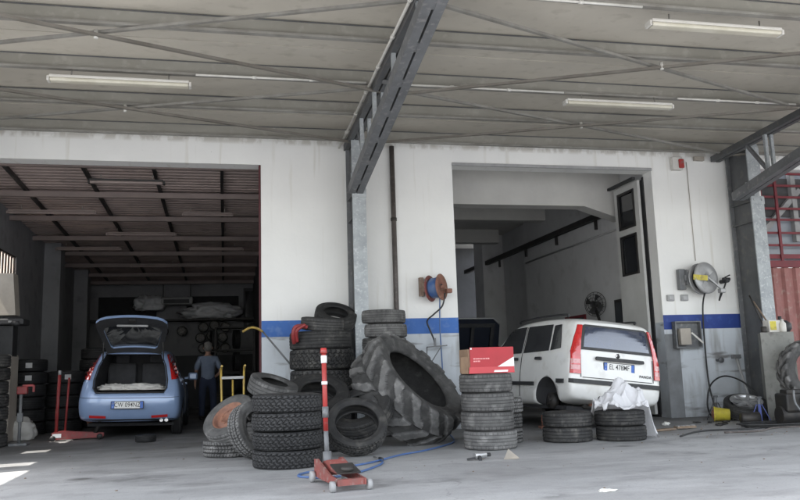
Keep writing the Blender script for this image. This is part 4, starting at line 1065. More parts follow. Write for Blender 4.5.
# outer ring has 10 corners, inner 8: resample both to the same count by angle
def by_angle(poly, n=48, cz=-.36):
    out = []
    for k in range(n):
        a = 2 * PI * k / n; d = Vector((math.cos(a), math.sin(a)))
        best = None
        for p, q in zip(poly, poly[1:] + poly[:1]):
            p_ = Vector((p[0], p[1] - cz)); e = Vector((q[0] - p[0], q[1] - p[1])); den = d.x * e.y - d.y * e.x
            if abs(den) < 1e-9: continue
            t_ = (p_.x * e.y - p_.y * e.x) / den; u_ = (p_.x * d.y - p_.y * d.x) / den
            if t_ > 0 and -1e-6 <= u_ <= 1 + 1e-6: best = t_ if best is None else max(best, t_)
        out.append((d.x * best, d.y * best + cz))
    return out
po, pi_ = by_angle(outer), by_angle(inner)
A, B, C_, D_ = ringv(po, -.02), ringv(pi_, -.02), ringv(pi_, .035), ringv(po, .035)
n = len(po)
for k in range(n):
    k2 = (k + 1) % n
    for q, mi in (((A[k], A[k2], B[k2], B[k]), 0), ((B[k], B[k2], C_[k2], C_[k]), 0), ((C_[k], C_[k2], D_[k2], D_[k]), 1), ((D_[k], D_[k2], A[k2], A[k]), 0)):
        f = bm.faces.new(q); f.material_index = mi
bmesh.ops.recalc_face_normals(bm, faces=bm.faces[:])
me = bpy.data.meshes.new('tailgate'); bm.to_mesh(me); bm.free(); me.materials.append(M['car_blue']); me.materials.append(M['trim_black'])
tg = bpy.data.objects.new('tailgate', me); col.objects.link(tg); tg.parent = punto; tg.matrix_local = hm
bm = bmesh.new(); B = ringv(pi_, .0); bm.faces.new(B); me = bpy.data.meshes.new('pane'); bm.to_mesh(me); bm.free(); me.materials.append(M['glass_dark'])
o = bpy.data.objects.new('pane', me); col.objects.link(o); o.parent = tg
b = MB(); b.box((0, .035, -.80), (.12, .05, .06), bev=.01); b.build('latch', M['dark_iron'], tg)
b = MB(); b.box((.0, .05, -.68), (.5, .03, .035), bev=.01); b.build('gate_trim', M['grey_plastic'], tg)
for s in (-1, 1):
    b = MB(); a_ = hm @ Vector((s * .48, .06, -.30)); b.cyl((s * .50, .30, 1.20), a_, .009, 8); b.build('gas_strut', M['dark_iron'], punto)

# ---- dark car with raised bonnet deep in the right bay (front towards the viewer)
dk = thing('dark_car', 'dark car with its bonnet raised behind the red box', 'car', (5.12, 15.0, 0), R(3))
st = [(0.00, .70, .25, .50, .66, .64, .74, .5), (.12, .80, .22, .54, .72, .70, .82, .58), (.5, .85, .2, .58, .82, .76, .92, .64), (1.0, .86, .2, .6, .9, .78, 1.0, .66), (1.2, .86, .2, .6, .92, .78, 1.04, .66), (1.9, .86, .2, .6, .94, .78, 1.42, .6), (2.4, .86, .2, .6, .95, .78, 1.47, .58), (3.4, .86, .2, .6, .96, .78, 1.44, .56), (4.0, .83, .24, .6, .95, .74, 1.1, .6), (4.15, .76, .28, .6, .9, .7, 1.0, .58)]
bm = car_shell(st, [(.2, .05), (.5, -.03), (.8, .08)], 4.15); me = bpy.data.meshes.new('body'); bm.to_mesh(me); bm.free(); me.materials.append(M['car_dark'])
body = bpy.data.objects.new('body', me); col.objects.link(body); sd = body.modifiers.new('s', 'SUBSURF'); sd.levels = 2; bake(body)
for y in (0.85, 3.4):
    for s in (-1, 1):
        b = MB(); b.lathe([(0, -.2), (.34, -.2), (.34, .2), (0, .2)], axis_mat((s * .76, y, .31), (1, 0, 0)), 32); c = b.build('cut', M['inside_black']); boolean(body, c)
b = MB(); b.box((0, .62, 1.0), (1.2, .9, .62)); c = b.build('cut', M['inside_black']); boolean(body, c)
body.parent = dk
P1_ = Patcher(body)
for s in (-1, 1):
    P1_.patch(rr(.3, .14, .05, cx=s * .58, cy=.62), '+y', 'headlamp', M['glass_rear'], dk, .01, .02)
    for y in (.85, 3.4): car_wheel(dk, y, s * .76, .30, s, CARW2)
P1_.patch(rr(.9, .11, .03, cx=0, cy=.58), '+y', 'grille', M['trim_black'], dk, .008, .02)
P1_.patch([(-.58, 1.1), (.58, 1.1), (.52, 1.38), (-.52, 1.38)], '+y', 'windscreen', M['glass_dark'], dk, .005)
P1_.patch([(-.72, .40), (.72, .40), (.72, .45), (-.72, .45)], '+y', 'bumper_strip', M['grey_plastic'], dk, .012, .02)
b = MB(); b.box((0, .3, .76), (.8, .4, .12), bev=.03); b.box((-.2, .7, .8), (.5, .4, .14), bev=.03); b.cyl((.35, .6, .7), (.35, .6, .9), .1, 16); b.build('engine', M['dark_iron'], dk)
b = MB(); bmx = Matrix.Translation((0, 1.08, 1.03)) @ Matrix.Rotation(R(-68), 4, 'X') @ Matrix.Diagonal((1, 1.06, 1, 1))
b.prism([(-.66, 0), (.66, 0), (.62, -.85), (.45, -.97), (-.45, -.97), (-.62, -.85)], bmx @ Matrix.Rotation(0, 4, 'X'), .03); b.build('bonnet', M['car_dark'], dk)
b = MB(); b.tube([bmx @ Vector(p) for p in ((-.62, -.83, -.01), (-.45, -.965, -.01), (.45, -.965, -.01), (.62, -.83, -.01))], .016, 8); b.build('bonnet_glint', M['reel_grey'], dk)  # pale tube added as a glint along the bonnet edge
b = MB()
for x_ in (-.45, 0, .45): b.box(bmx @ Vector((x_, -.5, -.03)), (.07, .03, .7), Matrix.Rotation(R(22), 3, 'X'))
b.box(bmx @ Vector((0, -.82, -.03)), (1.0, .03, .08), Matrix.Rotation(R(22), 3, 'X')); b.build('bonnet_rib', M['trim_black'], dk)
b = MB(); b.tube([(-.78, .12, .84), (-.55, .0, .80), (0, -.03, .79), (.55, .0, .80), (.78, .12, .84)], .022, 8); b.build('front_glint', M['reel_grey'], dk)  # pale tube stands in for the highlight along the front edge
b = MB(); b.cyl((.6, .2, .75), bmx @ Vector((.5, -.6, 0)), .008, 6); b.build('bonnet_stay', M['dark_iron'], dk)

# ------------------------------------------------------------------ trolley jack in front
jm = Matrix.Translation((0.88, 7.22, 0)) @ Matrix.Rotation(PI + R(9), 4, 'Z')
jk = thing('trolley_jack', 'worn red trolley jack with an upright handle in front of the tyres', 'jack', mat=jm)
Lj = .74
b = MB()
for s in (-1, 1):
    b.prism([(0, .05), (.0, .20), (.10, .21), (.5, .115), (Lj, .10), (Lj, .05), (.3, .045)], facing((s * .115 + .008, 0, 0), (-1, 0, 0)) @ Matrix.Diagonal((-1, 1, 1, 1)), .016)
b.box((0, .70, .075), (.24, .06, .05)); b.box((0, .06, .11), (.24, .1, .1))
b.build('frame', M['red_jack'], jk)
b = MB(); b.prism([(.10, .185), (.28, .215), (.60, .155), (.60, .125), (.1, .12)], facing((.07, 0, 0), (-1, 0, 0)) @ Matrix.Diagonal((-1, 1, 1, 1)), .14); b.build('lift_arm', M['red_jack'], jk)
b = MB(); b.box((0, .55, .165), (.20, .24, .012), Matrix.Rotation(R(-12), 3, 'X')); b.cyl((0, .60, .15), (0, .60, .185), .055, 20); b.build('saddle', M['dark_iron'], jk)
for (x, y, r_) in ((-.16, .70, .045), (.16, .70, .045), (-.15, .03, .05), (.15, .03, .05)):
    b = MB(); b.lathe([(0, -.022), (r_ * .5, -.022), (r_, -.018), (r_, .018), (r_ * .5, .022), (0, .022)], axis_mat((x, y, r_), (1, 0, 0)), 20); b.build('wheel', M['grey_plastic'], jk)
b = MB(); b.cyl((0, .02, .10), (0, 0.0, .26), .04, 14); b.cyl((0, 0, .22), (0, -.03, .46), .022, 14); b.build('handle_socket', M['steel_grey'], jk)
b = MB(); b.cyl((0, -.028, .44), (.0, -.06, 1.16), .023, 14); h_ = b.build('handle', M['red_bright'], jk)
for (y0_, z0_, y1_, z1_) in ((-.0545, 1.06, -.058, 1.13), (-.0475, .86, -.049, .89)):
    b = MB(); b.cyl((0, y0_, z0_), (0, y1_, z1_), .0285, 14); b.build('sticker', M['white_print'], h_)
b = MB(); b.cyl((0, -.06, 1.15), (0, -.062, 1.20), .033, 14, r2=.028); b.build('grip', M['red_bright'], h_)
b = MB(); b.cyl((0, -.033, .56), (0, -.037, .66), .03, 14); b.build('sleeve', M['steel_grey'], h_)

# blue air hose
hz = .012
def hose(pts, r, mat, label, n=8, name='air_hose', cat='hose'):
    b = MB(); b.tube(spline(pts, n), r, 8); return tag(b.build(name, mat), label, cat)
hose([(3.30, 11.86, 2.15), (3.30, 11.93, 1.6), (3.32, 11.95, 0.9), (3.3, 11.9, 0.25), (3.25, 11.6, hz), (3.05, 10.6, hz), (2.83, 9.85, hz), (2.3, 9.15, hz), (1.9, 8.8, hz), (1.45, 8.25, hz), (1.05, 7.95, hz), (.72, 7.75, hz), (.66, 7.5, hz), (.95, 7.35, hz), (1.25, 7.6, hz), (1.55, 8.1, hz), (1.62, 8.45, hz)], .011, M['hose_blue'], 'blue air hose hanging from the rusty reel and looping on the floor')
t = thing('air_gun', 'slim air gun on the floor at the end of the blue hose', 'tool', (1.62, 8.47, 0.02), R(100))
b = MB(); b.cyl((0, 0, 0), (.22, 0, .0), .01, 8); b.build('nozzle', M['alu'], t)
b = MB(); b.box((0, 0, 0), (.1, .03, .035), bev=.008); b.build('body', M['trim_black'], t)

# red printed carton on the ribbed stack
t = thing('carton', 'red printed carton with a white corner on the ribbed tyre stack', 'box', (3.08, 8.98, .895), R(3))
b = MB(); b.box((-.015, .10, .15), (.54, .30, .28)); b.build('carton_body', M['cardboard'], t)
b = MB(); b.prism([(-.265, .075), (.30, .075), (.30, .31), (-.265, .31)], facing((0, -.062, 0), (0, -1, 0)), .006); fp = b.build('front_panel', M['box_red'], t)
b = MB(); b.prism([(.085, .075), (.301, .075), (.301, .19)], facing((0, -.069, 0), (0, -1, 0)), .002); b.build('white_corner', M['white_print'], fp)
for (x0, x1, z) in ((-.225, -.02, .175), (-.225, -.14, .145)):
    b = MB(); x = x0
    while x < x1: wv = random.uniform(.012, .028); b.box((x + wv / 2, -.070, z), (wv, .003, .016)); x += wv + .006
    b.build('print_line', M['pink_print'], fp)
b = MB(); b.box((-.25, -.070, .295), (.02, .003, .02)); b.build('print_mark', M['white_print'], fp)
b = MB(); b.prism([(-.29, 0.0), (.30, 0.0), (.30, .078), (-.275, .078)], facing((0, -.072, 0), (0, -1, .12)), .005); fl = b.build('front_flap', M['box_red2'], t)
b = MB(); b.prism([(.03, .012), (.21, .012), (.215, .034), (.04, .034)], facing((0, -.079, 0), (0, -1, .12)), .002); b.build('white_strip', M['white_print'], fl)
b = MB(); b.sheet([(-.29, -.06, .0), (-.33, .08, .0), (-.33, .08, .2), (-.29, -.06, .2)]); b.build('side_flap', M['cardboard'], t)

# white plastic bag draped over the right tyre pair
b = MB()
# thin film draped over the pair: a height sheet with sharp folds, hanging over the tyre edge
nxg, nyg = 110, 80; grid = []
for j_ in range(nyg):
    row = []
    for i_ in range(nxg):
        u_, v_ = i_ / (nxg - 1) * 2 - 1, j_ / (nyg - 1) * 2 - 1
        x = 5.03 + u_ * .50; y = 9.30 + v_ * .36
        rad = math.sqrt(u_ * u_ + v_ * v_)
        q = Vector((u_ * 1.7 + 3, v_ * 1.7, 1.5)); q2 = Vector((u_ * 4 + 9, v_ * 4, 4.5))
        peak = .25 * math.exp(-((u_ + .05) ** 2 * 7 + (v_ - .25) ** 2 * 5)) + .17 * math.exp(-((u_ - .45) ** 2 * 12 + (v_ - .1) ** 2 * 9)) + .15 * math.exp(-((u_ + .5) ** 2 * 10 + (v_ + .1) ** 2 * 9))
        fold = .10 * (1 - 2.6 * abs(noise.noise(q))) + .05 * (1 - 2.6 * abs(noise.noise(q2))) + .02 * (1 - 2.6 * abs(noise.noise(q2 * 2.3)))
        z = .395 + peak + max(-.01, fold * (1 - .35 * rad))
        d0 = math.hypot(x - 4.90, y - 9.22)
        edge = max(0.0, d0 - .34)
        z -= edge * 2.3
        if edge > 0: x -= (x - 4.90) * edge * .9; y -= (y - 9.22) * edge * .9
        z = max(z, .015 + .01 * noise.noise(q2))
        x += .03 * noise.noise(q2 + Vector((5, 5, 0))); y += .03 * noise.noise(q2 + Vector((0, 5, 5)))
        row.append(b.bm.verts.new((x, y, z)))
    grid.append(row)
for j_ in range(nyg - 1):
    for i_ in range(nxg - 1):
        u_, v_ = i_ / (nxg - 1) * 2 - 1, j_ / (nyg - 1) * 2 - 1
        if math.hypot(u_, v_) + .25 * noise.noise(Vector((u_ * 3, v_ * 3, 8))) > 1.02: continue
        b.bm.faces.new((grid[j_][i_], grid[j_][i_ + 1], grid[j_ + 1][i_ + 1], grid[j_ + 1][i_]))
for v in [v for v in b.bm.verts if not v.link_faces]: b.bm.verts.remove(v)
tag(b.build('plastic_bag', M['white_film'], smooth=True), 'crumpled white plastic sheet heaped on the tyres behind the white car', 'plastic bag')

# ------------------------------------------------------------------ wall fittings
t = thing('drainpipe', 'brown drainpipe on the white wall right of the middle column', 'pipe', (2.61, 11.99, 0))
b = MB(); b.cyl((0, 0, .05), (0, 0, 4.6), .04, 14); b.build('pipe', M['pipe_brown'], t)
for z in (1.4, 3.35):
    b = MB(); b.cyl((0, 0, z), (0, 0, z + .05), .05, 14); b.box((0, .04, z + .025), (.03, .06, .03)); b.build('bracket', M['dark_iron'], t)
# rusty reel
t = thing('hose_reel', 'rusty red hose reel with blue hose on the white wall', 'hose reel', (3.22, 11.86, 2.24))
b = MB(); b.box((-.19, .14, .03), (.06, .10, .30)); b.bar((-.19, .12, .0), (.12, -.02, -.06), .05, .11); b.bar((-.19, .12, .1), (0, -.02, .0), .04, .06); b.build('bracket', pm('tan_steel', (0.33, .25, .19), (.2, .13, .1), 12, .7), t)
rm = axis_mat((0.02, 0, 0), (0.74, -0.67, 0.05))
for z in (-.10, .10):
    b = MB(); b.lathe([(.05, z - .006), (.20, z - .008), (.215, z), (.20, z + .008), (.05, z + .006)], rm, 32, close=True); b.build('flange', M['rust'] if z > 0 else M['red_jack'], t)
b = MB(); b.lathe([(.06, -.09), (.15, -.09), (.165, -.05), (.16, 0), (.17, .05), (.15, .09), (.06, .09)], rm, 28, close=True); b.build('coil', M['hose_blue'], t)
b = MB(); b.cyl(rm @ Vector((0, 0, -.14)), rm @ Vector((0, 0, .16)), .03, 12); b.box((.21, -.08, -.06), (.09, .09, .07), bev=.01); b.build('hub', M['rust'], t)
hose([(3.37, 11.80, 2.15), (3.33, 11.84, 1.95), (3.20, 11.9, 1.82), (3.10, 11.96, 1.72), (3.14, 11.97, 1.58), (3.2, 11.96, 1.42), (3.21, 11.95, 1.3)], .013, M['hose_black'], 'short black hose bent below the rusty reel to the wall stand')
t = thing('tool_stand', 'thin grey metal bracket stand on the wall below the rusty reel', 'bracket', (3.2, 11.9, 1.24))
b = MB(); b.bar((-.13, .02, .06), (.20, .02, .08), .05, .02); b.bar((0, 0, .07), (0, .0, .20), .03, .03); b.bar((-.13, .02, .06), (-.13, .06, -.14), .015, .015); b.bar((.1, .02, .06), (-.05, .08, -.18), .015, .015)
b.build('bracket_frame', M['steel_grey'], t)
# big grey reel on the right pier
t = thing('hose_reel', 'round grey hose reel with yellow label on the right wall', 'hose reel', (8.02, 11.84, 2.36))
b = MB(); b.box((-.30, .15, .0), (.12, .10, .36), bev=.01); b.box((-.24, .1, .03), (.04, .14, .26)); b.bar((-.28, .08, .02), (.05, -.02, .02), .03, .09); b.build('bracket', M['steel_grey'], t)
rm = axis_mat((0.03, 0, 0), (0.22, -0.97, 0.05))
b = MB(); b.lathe([(.03, .085), (.26, .085), (.275, .07), (.275, .055), (.25, .05), (.03, .05)], rm, 40, close=True); b.lathe([(.03, -.085), (.26, -.085), (.275, -.07), (.275, -.055), (.25, -.05), (.03, -.05)], rm, 40, close=True); fl = b.build('flange', M['reel_grey'], t)
for k in range(3):
    a = 2 * PI * k / 3 + .4; b = MB()
    b.prism([(.09 * math.cos(a + d_) + r_ * math.cos(a + d_), .09 * math.sin(a + d_) + r_ * math.sin(a + d_)) for d_, r_ in ((-.5, 0.0), (-.42, .12), (0, .135), (.42, .12), (.5, 0.0))], rm @ Matrix.Translation((0, 0, .084)), .004)
    b.build('cut_out', M['grey_plastic'], fl)
b = MB(); b.lathe([(.05, -.055), (.21, -.055), (.22, 0), (.21, .055), (.05, .055)], rm, 32, close=True); b.build('coil', M['hose_black'], t)
b = MB(); b.bar(rm @ Vector((0, 0, .10)), (.27, -.14, -.20), .05, .02); b.box((.28, -.13, -.23), (.1, .1, .08), bev=.015); b.lathe([(0, .115), (.05, .115), (.06, .09)], rm, 20); b.build('guide_arm', M['reel_grey'], t)
b = MB(); b.box((-.12, -.145, .0), (.25, .012, .09), Matrix.Rotation(R(-8), 3, 'Z') @ Matrix.Rotation(R(6), 3, 'Y')); b.build('label', M['yellow_lem'], t)
hose([(8.06, 11.78, 2.2), (8.05, 11.92, 1.9), (8.06, 11.98, 1.3), (8.06, 11.97, .6), (8.07, 11.9, .25), (8.0, 11.75, .08), (7.8, 11.6, .05), (7.72, 11.55, .25), (7.85, 11.6, .55), (8.15, 11.65, .68), (8.45, 11.6, .58), (8.6, 11.45, .35), (8.62, 11.3, .1)], .014, M['hose_black'], 'black hose dropping from the grey reel to a loop on the floor')
hose([(8.30, 11.72, 2.12), (8.30, 11.80, 1.98), (8.36, 11.86, 2.02), (8.46, 11.86, 2.2), (8.52, 11.88, 2.3)], .014, M['hose_black'], 'short black hose from the grey reel up to the wall valve')
t = thing('wall_valve', 'small black valve on the wall beside the right column', 'valve', (8.54, 11.95, 2.32))
b = MB(); b.cyl((0, .1, 0), (0, -.1, 0), .035, 12); b.cyl((-.06, -.05, .03), (.07, -.05, .03), .03, 12); b.build('valve_body', M['trim_black'], t)
b = MB(); b.bar((-.04, -.08, .06), (.06, -.08, .10), .02, .02); b.build('lever', M['dark_iron'], t)
for (x, lab) in ((7.51, 'left one of two small grey wall boxes below the reel'), (7.78, 'right one of two small grey wall boxes below the reel')):
    t = thing('switch_box', lab, 'switch box', (x, 12.04, 2.045), 0, 'grey boxes on the right wall')
    b = MB(); b.box((0, 0, 0), (.135, .05, .11), bev=.01); b.build('housing', M['grey_plastic'], t)
    b = MB(); b.box((.0, -.028, 0), (.08, .01, .06), bev=.003); b.build('switch_plate', M['reel_grey'], t)
t = thing('alarm_box', 'white alarm box with a red beacon high on the right wall', 'alarm', (7.86, 12.0, 4.45))
b = MB(); b.box((-.03, 0, 0), (.20, .1, .24), bev=.015); b.build('housing', M['white_paint'], t)
b = MB(); b.box((.03, -.06, -.01), (.10, .05, .17), bev=.02); b.build('beacon', M['red_bright'], t)
t = thing('junction_box', 'small brown box under the canopy right of the alarm', 'box', (8.30, 12.02, 4.56))
b = MB(); b.box((0, 0, 0), (.20, .06, .08), bev=.01); b.build('housing', M['beige'], t)
t = thing('wall_cabinet', 'open grey metal cabinet with brown pack below the blue stripe', 'cabinet', (7.74, 12.0, 1.40))
b = MB(); b.box((0, .03, 0), (.50, .02, .46)); 
for s in (-1, 1): b.box((s * .24, -.02, 0), (.02, .1, .46))
b.box((0, -.02, -.22), (.46, .1, .02)); b.box((0, -.02, .22), (.46, .1, .02)); b.build('housing', M['steel_grey'], t)
t = thing('cardboard_pack', 'brown pack standing in the open wall cabinet', 'box', (7.65, 11.93, 1.205))
b = MB(); b.box((0, 0, .16), (.2, .09, .28), bev=.005); b.build('pack', M['beige'], t)
t = thing('white_tool', 'white plastic tool sticking out of the wall cabinet', 'tool', (7.86, 11.92, 1.33))
b = MB(); b.bar((-.08, 0, .1), (.11, -.03, -.08), .025, .03); b.build('shaft', M['white_paint'], t)
# conduit stain: thin vertical cable on right pier
b = MB(); b.tube([(8.06, 12.045, 4.5), (8.07, 12.045, 2.7)], .006, 6); tag(b.build('cable', M['beige']), 'thin beige cable running down the right wall to the reel', 'cable')
# small bell-like tap on right wall
t = thing('wall_tap', 'small grey tap on the pale wall beside the right column', 'tap', (8.32, 12.0, .95))
b = MB(); b.cyl((0, .06, 0), (0, -.06, 0), .025, 10); b.lathe([(0, 0), (.05, 0), (.05, .03), (0, .03)], facing((0, -.05, 0), (0, -1, 0)), 14); b.build('tap_body', M['steel_grey'], t)

# sledge hammer leaning at the right column
t = thing('sledgehammer', 'long-handled sledgehammer leaning head up on the right wall', 'hammer', (8.52, 11.6, 0))
b = MB(); b.cyl((.08, -.05, .0), (-.0, .2, .98), .022, 10); b.build('handle', M['grey_plastic'], t)
b = MB(); b.box((-.0, .2, 1.0), (.17, .06, .07), bev=.01); b.build('hammer_head', M['steel_grey'], t)
# pry bar with yellow grip at the left bay corner
b = MB(); b.cyl((.88, 11.55, 1.10), (.50, 11.90, 1.60), .014, 8); lb = b
t = thing('pry_bar', 'grey bar with a curved yellow grip leaning at the bay corner', 'bar', (0, 0, 0))
lb.build('shaft', M['steel_grey'], t)
b = MB(); b.tube(spline([(.50, 11.90, 1.60), (.40, 11.88, 1.655), (.30, 11.87, 1.655), (.20, 11.86, 1.60)], 5), .018, 8); b.build('grip', M['yellow'], t)
# red cloth at the pile
b = MB(); b.tube(spline([(.90, 11.0, 1.38), (.88, 10.93, 1.5), (.91, 10.92, 1.6), (1.0, 10.93, 1.62), (1.08, 10.95, 1.60)], 6), [.028] * 25, 10); b.tube(spline([(.94, 10.98, 1.40), (.93, 10.9, 1.55), (1.05, 10.9, 1.635)], 6), .025, 10)
tag(b.build('red_hose', M['red_steel']), 'red hose piece hooked over the left of the truck tyre pile', 'hose')
# yellow sack truck
t = thing('hand_truck', 'yellow two-handled hand truck behind the orange wheel', 'hand truck', (0.06, 10.9, 0), R(4))
b = MB()
for s in (-1, 1): b.tube(spline([(s * .14, 0, .08), (s * .15, .1, .7), (s * .155, .13, 0.98), (s * .155, .06, 1.07), (s * .155, -.03, 1.09)], 5), .015, 8)
b.cyl((0, .0, .1), (0, .11, .90), .013, 8)
b.build('frame', M['yellow'], t)
b = MB(); b.box((0, .115, .93), (.30, .03, .035)); b.box((0, .05, .35), (.28, .03, .03)); b.build('crossbar', M['grey_plastic'], t)
b = MB(); b.box((0, -.12, .02), (.34, .22, .012)); b.build('toe_plate', M['dark_iron'], t)
for s in (-1, 1):
    b = MB(); b.lathe([(.03, -.03), (.1, -.03), (.115, 0), (.1, .03), (.03, .03)], axis_mat((s * .2, .06, .115), (1, 0, 0)), 20, close=True); b.build('wheel', M['rubber_black'], t)

# red trolley jack under the blue car
t = thing('trolley_jack', 'red trolley jack with upright posts under the blue car', 'jack', (-2.75, 13.6, 0), R(4))
b = MB()
for s in (-1, 1): b.prism([(-.02, .02), (-.02, .13), (.12, .15), (.75, .09), (.75, .03)], facing((0, s * .10 + .01, 0), (0, -1, 0)), .02)
b.box((.06, 0, .08), (.12, .18, .08)); b.build('frame', M['red_steel'], t)
b = MB(); b.box((.06, -.125, .085), (.13, .006, .06)); b.build('sticker', M['white_print'], t)
b = MB(); b.cyl((.03, 0, .1), (.055, 0, 1.05), .026, 12); b.build('handle', M['red_steel'], t)
b = MB(); b.cyl((.055, 0, 1.05), (.056, 0, 1.12), .024, 10); b.build('grip', M['grey_plastic'], t)
b = MB(); b.cyl((.15, .12, .1), (.19, .12, 1.0), .018, 12); b.build('handle', M['red_steel'], t)
b = MB(); b.cyl((.62, 0, .08), (.70, 0, .3), .03, 12); b.cyl((.70, 0, .3), (.70, 0, .32), .06, 14); b.build('lift_arm', M['dark_iron'], t)
for (x, y) in ((0, .14), (0, -.14), (.7, .12), (.7, -.12)):
    b = MB(); b.lathe([(0, -.02), (.045, -.02), (.045, .02), (0, .02)], axis_mat((x, y, .045), (0, 1, 0)), 16); b.build('wheel', M['dark_iron'], t)
tyre((-1.23, 12.55, .055), (.155, .105, .085, 'worn'), 'small black tyre lying flat behind the blue car', (0, 0, 1), 'rubber_black', name='small_tyre')

# left edge: stand, bag, stack, machine, dark stacks
t = thing('axle_stand', 'tall thin stand with red head near the left edge', 'stand', (-3.12, 13.0, 0))
b = MB(); b.box((0, 0, .02), (.26, .22, .04), bev=.008); b.cyl((0, 0, .03), (0, 0, .8), .024, 10); b.box((0, 0, .42), (.08, .06, .14), bev=.01); b.build('post', M['steel_grey'], t)
b = MB(); b.box((0.02, 0, .83), (.15, .1, .12), bev=.015); b.bar((.02, 0, .9), (.18, 0, .9), .04, .03); b.bar((.18, 0, .9), (.18, 0, .8), .03, .03); b.build('head', M['red_steel'], t)
b = MB(); b.blob((-3.42, 14.2, .14), (.24, .2, .22), 21, .3, 1.4, 4, flat=.0, ridged=True)
tag(b.build('white_sack', M['beam_conc']), 'pale crumpled sack on the floor behind the thin stand', 'sack')
stack(-3.62, 12.95, [(0.33, 0.2, 0.19, 'worn')] * 7, 'the dark stack cut by the left picture edge', 'dark tyre stack at the left edge', mats=['rubber'] * 7)
for (sx_, sy_, nn, wh, stick) in ((-3.62, 15.4, 6, 'the nearer dark stack left of the red jack', (4, 5)), (-3.05, 15.9, 5, 'the low dark stack behind the thin stand', (4,)), (-2.62, 16.9, 7, 'the tall dark stack behind the red jack posts', (1, 5))):
    z = 0
    for i in range(nn):
        k = nn - 1 - i
        lab = ('topmost' if k == 0 else 'lowest' if i == 0 else ORD[k]) + ' tyre of ' + wh if k in (0, nn - 1) else ORD[k] + ' tyre from the top of ' + wh
        o = tyre((sx_ + random.uniform(-.02, .02), sy_ + random.uniform(-.02, .02), z + .115), (0.34, 0.225, 0.2, 'rib'), lab, (0, 0, 1), 'rubber_black', 'dark tyre stacks along the left bay wall', spin=0.0)
        if i in stick:
            b = MB(); b.box((.1, -.343, .0), (.11, .008, .09)); b.build('sticker', M['sticker'], o); o.matrix_world = axis_mat(o.location, (0, 0, 1), 0) @ Matrix()
        z += .225
for o in [o for o in bpy.data.objects if o.name.startswith('sticker') and o.parent and o.parent.name.startswith('tyre')]:
    pm_ = o.parent.matrix_world.inverted().to_3x3()
    v = pm_ @ Vector((.1, -.345, 0)); o.data.transform(Matrix.Translation((-.1, .343, 0))); 
    o.data.transform(pm_.to_4x4()); o.data.transform(Matrix.Translation(v))
t = thing('wheel_balancer', 'beige and black tyre machine at the left edge of the bay', 'machine', (-3.75, 13.9, 0))
b = MB(); b.box((0, 0, .7), (.6, .5, 1.4), bev=.03); b.build('cabinet', M['beige'], t)
b = MB(); b.prism([(-.35, 2.05), (.30, 2.05), (.24, 2.75), (-.35, 2.75)], facing((0, .2, 0), (0, -1, 0)), .3); b.build('hood', M['beige'], t)
b = MB(); b.box((0.05, -.1, 1.93), (.86, .42, .10), bev=.02); b.box((.05, -.05, 1.62), (.5, .3, .5)); b.cyl((.3, -.3, 1.9), (.42, -.3, 1.9), .04, 12); b.build('tray', M['trim_black'], t)
b = MB(); b.box((.28, -.32, 1.93), (.05, .02, .03)); b.box((-.05, -.32, 1.93), (.04, .02, .02)); b.build('indicator', M['grey_plastic'], t)

# rear wall of the left bay: heater, plastic bundles, alloy wheels on display
t = thing('heater', 'long grey heater unit hanging at the back of the left bay', 'heater', (-1.55, 24.3, 3.2))
b = MB(); b.box((0, 0, 0), (.95, .35, .24), bev=.05); b.build('casing', M['grey_plastic'], t)
b = MB(); b.box((0, -.18, -.02), (.75, .03, .12)); b.build('grille', M['trim_black'], t)
for x in (-.4, .4):
    b = MB(); b.cyl((x, 0, .1), (x, 0, .6), .015, 6); b.build('hanger', M['dark_iron'], t)
for (x, z, dx_, lab, sd_) in ((-2.35, 3.12, .42, 'smaller pale plastic bundle left of the heater', 3), (-.55, 2.86, .85, 'wider pale plastic bundle right of the heater', 6)):
    b = MB(); b.blob((x, 24.4, z), (dx_, .35, .26), sd_, .35, 1.5, 4, ridged=True, flat=z - .2); tag(b.build('plastic_bundle', M['white_plastic']), lab, 'bundle', 'bundles on the rear shelf')
b = MB(); b.box((-1.4, 24.4, 2.62), (5.2, .6, .05))
tag(b.build('shelf', M['dark_iron']), 'long dark shelf across the rear wall of the left bay', 'shelf')
SP = None
def disp_wheel(x, z, label):
    global SP
    if SP is None:
        SP = thing('alloy_wheel', label, 'wheel', (x, 24.5, z), 0, 'alloy wheels on the rear wall'); SP.scale = (.66, .66, .66)
        m = axis_mat((0, 0, 0), (0, -1, 0))
        me = tyre_mesh(.235, .17, .20, 'worn', 60).copy(); me.transform(m); me.materials.clear(); me.materials.append(M['rubber_black'])
        o = bpy.data.objects.new('tyre', me); col.objects.link(o); o.parent = SP
        o = add_rim(SP, .205, .17, 'alu_dark', 9); o.data.transform(m); return SP
    c = copy_tree(SP); c.location = (x, 24.5, z); c['label'] = label; return c
nmx = ['first', 'second', 'third', 'fourth', 'fifth', 'sixth']
for k, x in enumerate((-3.6, -3.05, -2.5, -1.95, -1.4)): disp_wheel(x, 2.30, nmx[k] + ' alloy wheel from the left in the rear wall row')
for r_ in range(4):
    for c_ in range(3): disp_wheel(-.85 + c_ * .33 + (r_ % 2) * .08, 2.72 - .32 * r_ + (0.07 if c_ == 1 else 0), ('left', 'middle', 'right')[c_] + ' alloy wheel in ' + ['the top', 'the second', 'the third', 'the lowest'][r_] + ' row of three above the standing man')
t = thing('shelf_rack', 'dark shelving rack at the back right of the left bay', 'rack', (.25, 21.5, 0))
b = MB()
for x in (-.6, .42):
    for y in (-.25, .25): b.bar((x, y, 0), (x, y, 2.2), .05, .05)
b.build('upright', M['dark_iron'], t)
for z in (.4, 1.0, 1.6, 2.2):
    b = MB(); b.box((-.09, 0, z), (1.05, .55, .03)); b.build('shelf', M['dark_iron'], t)
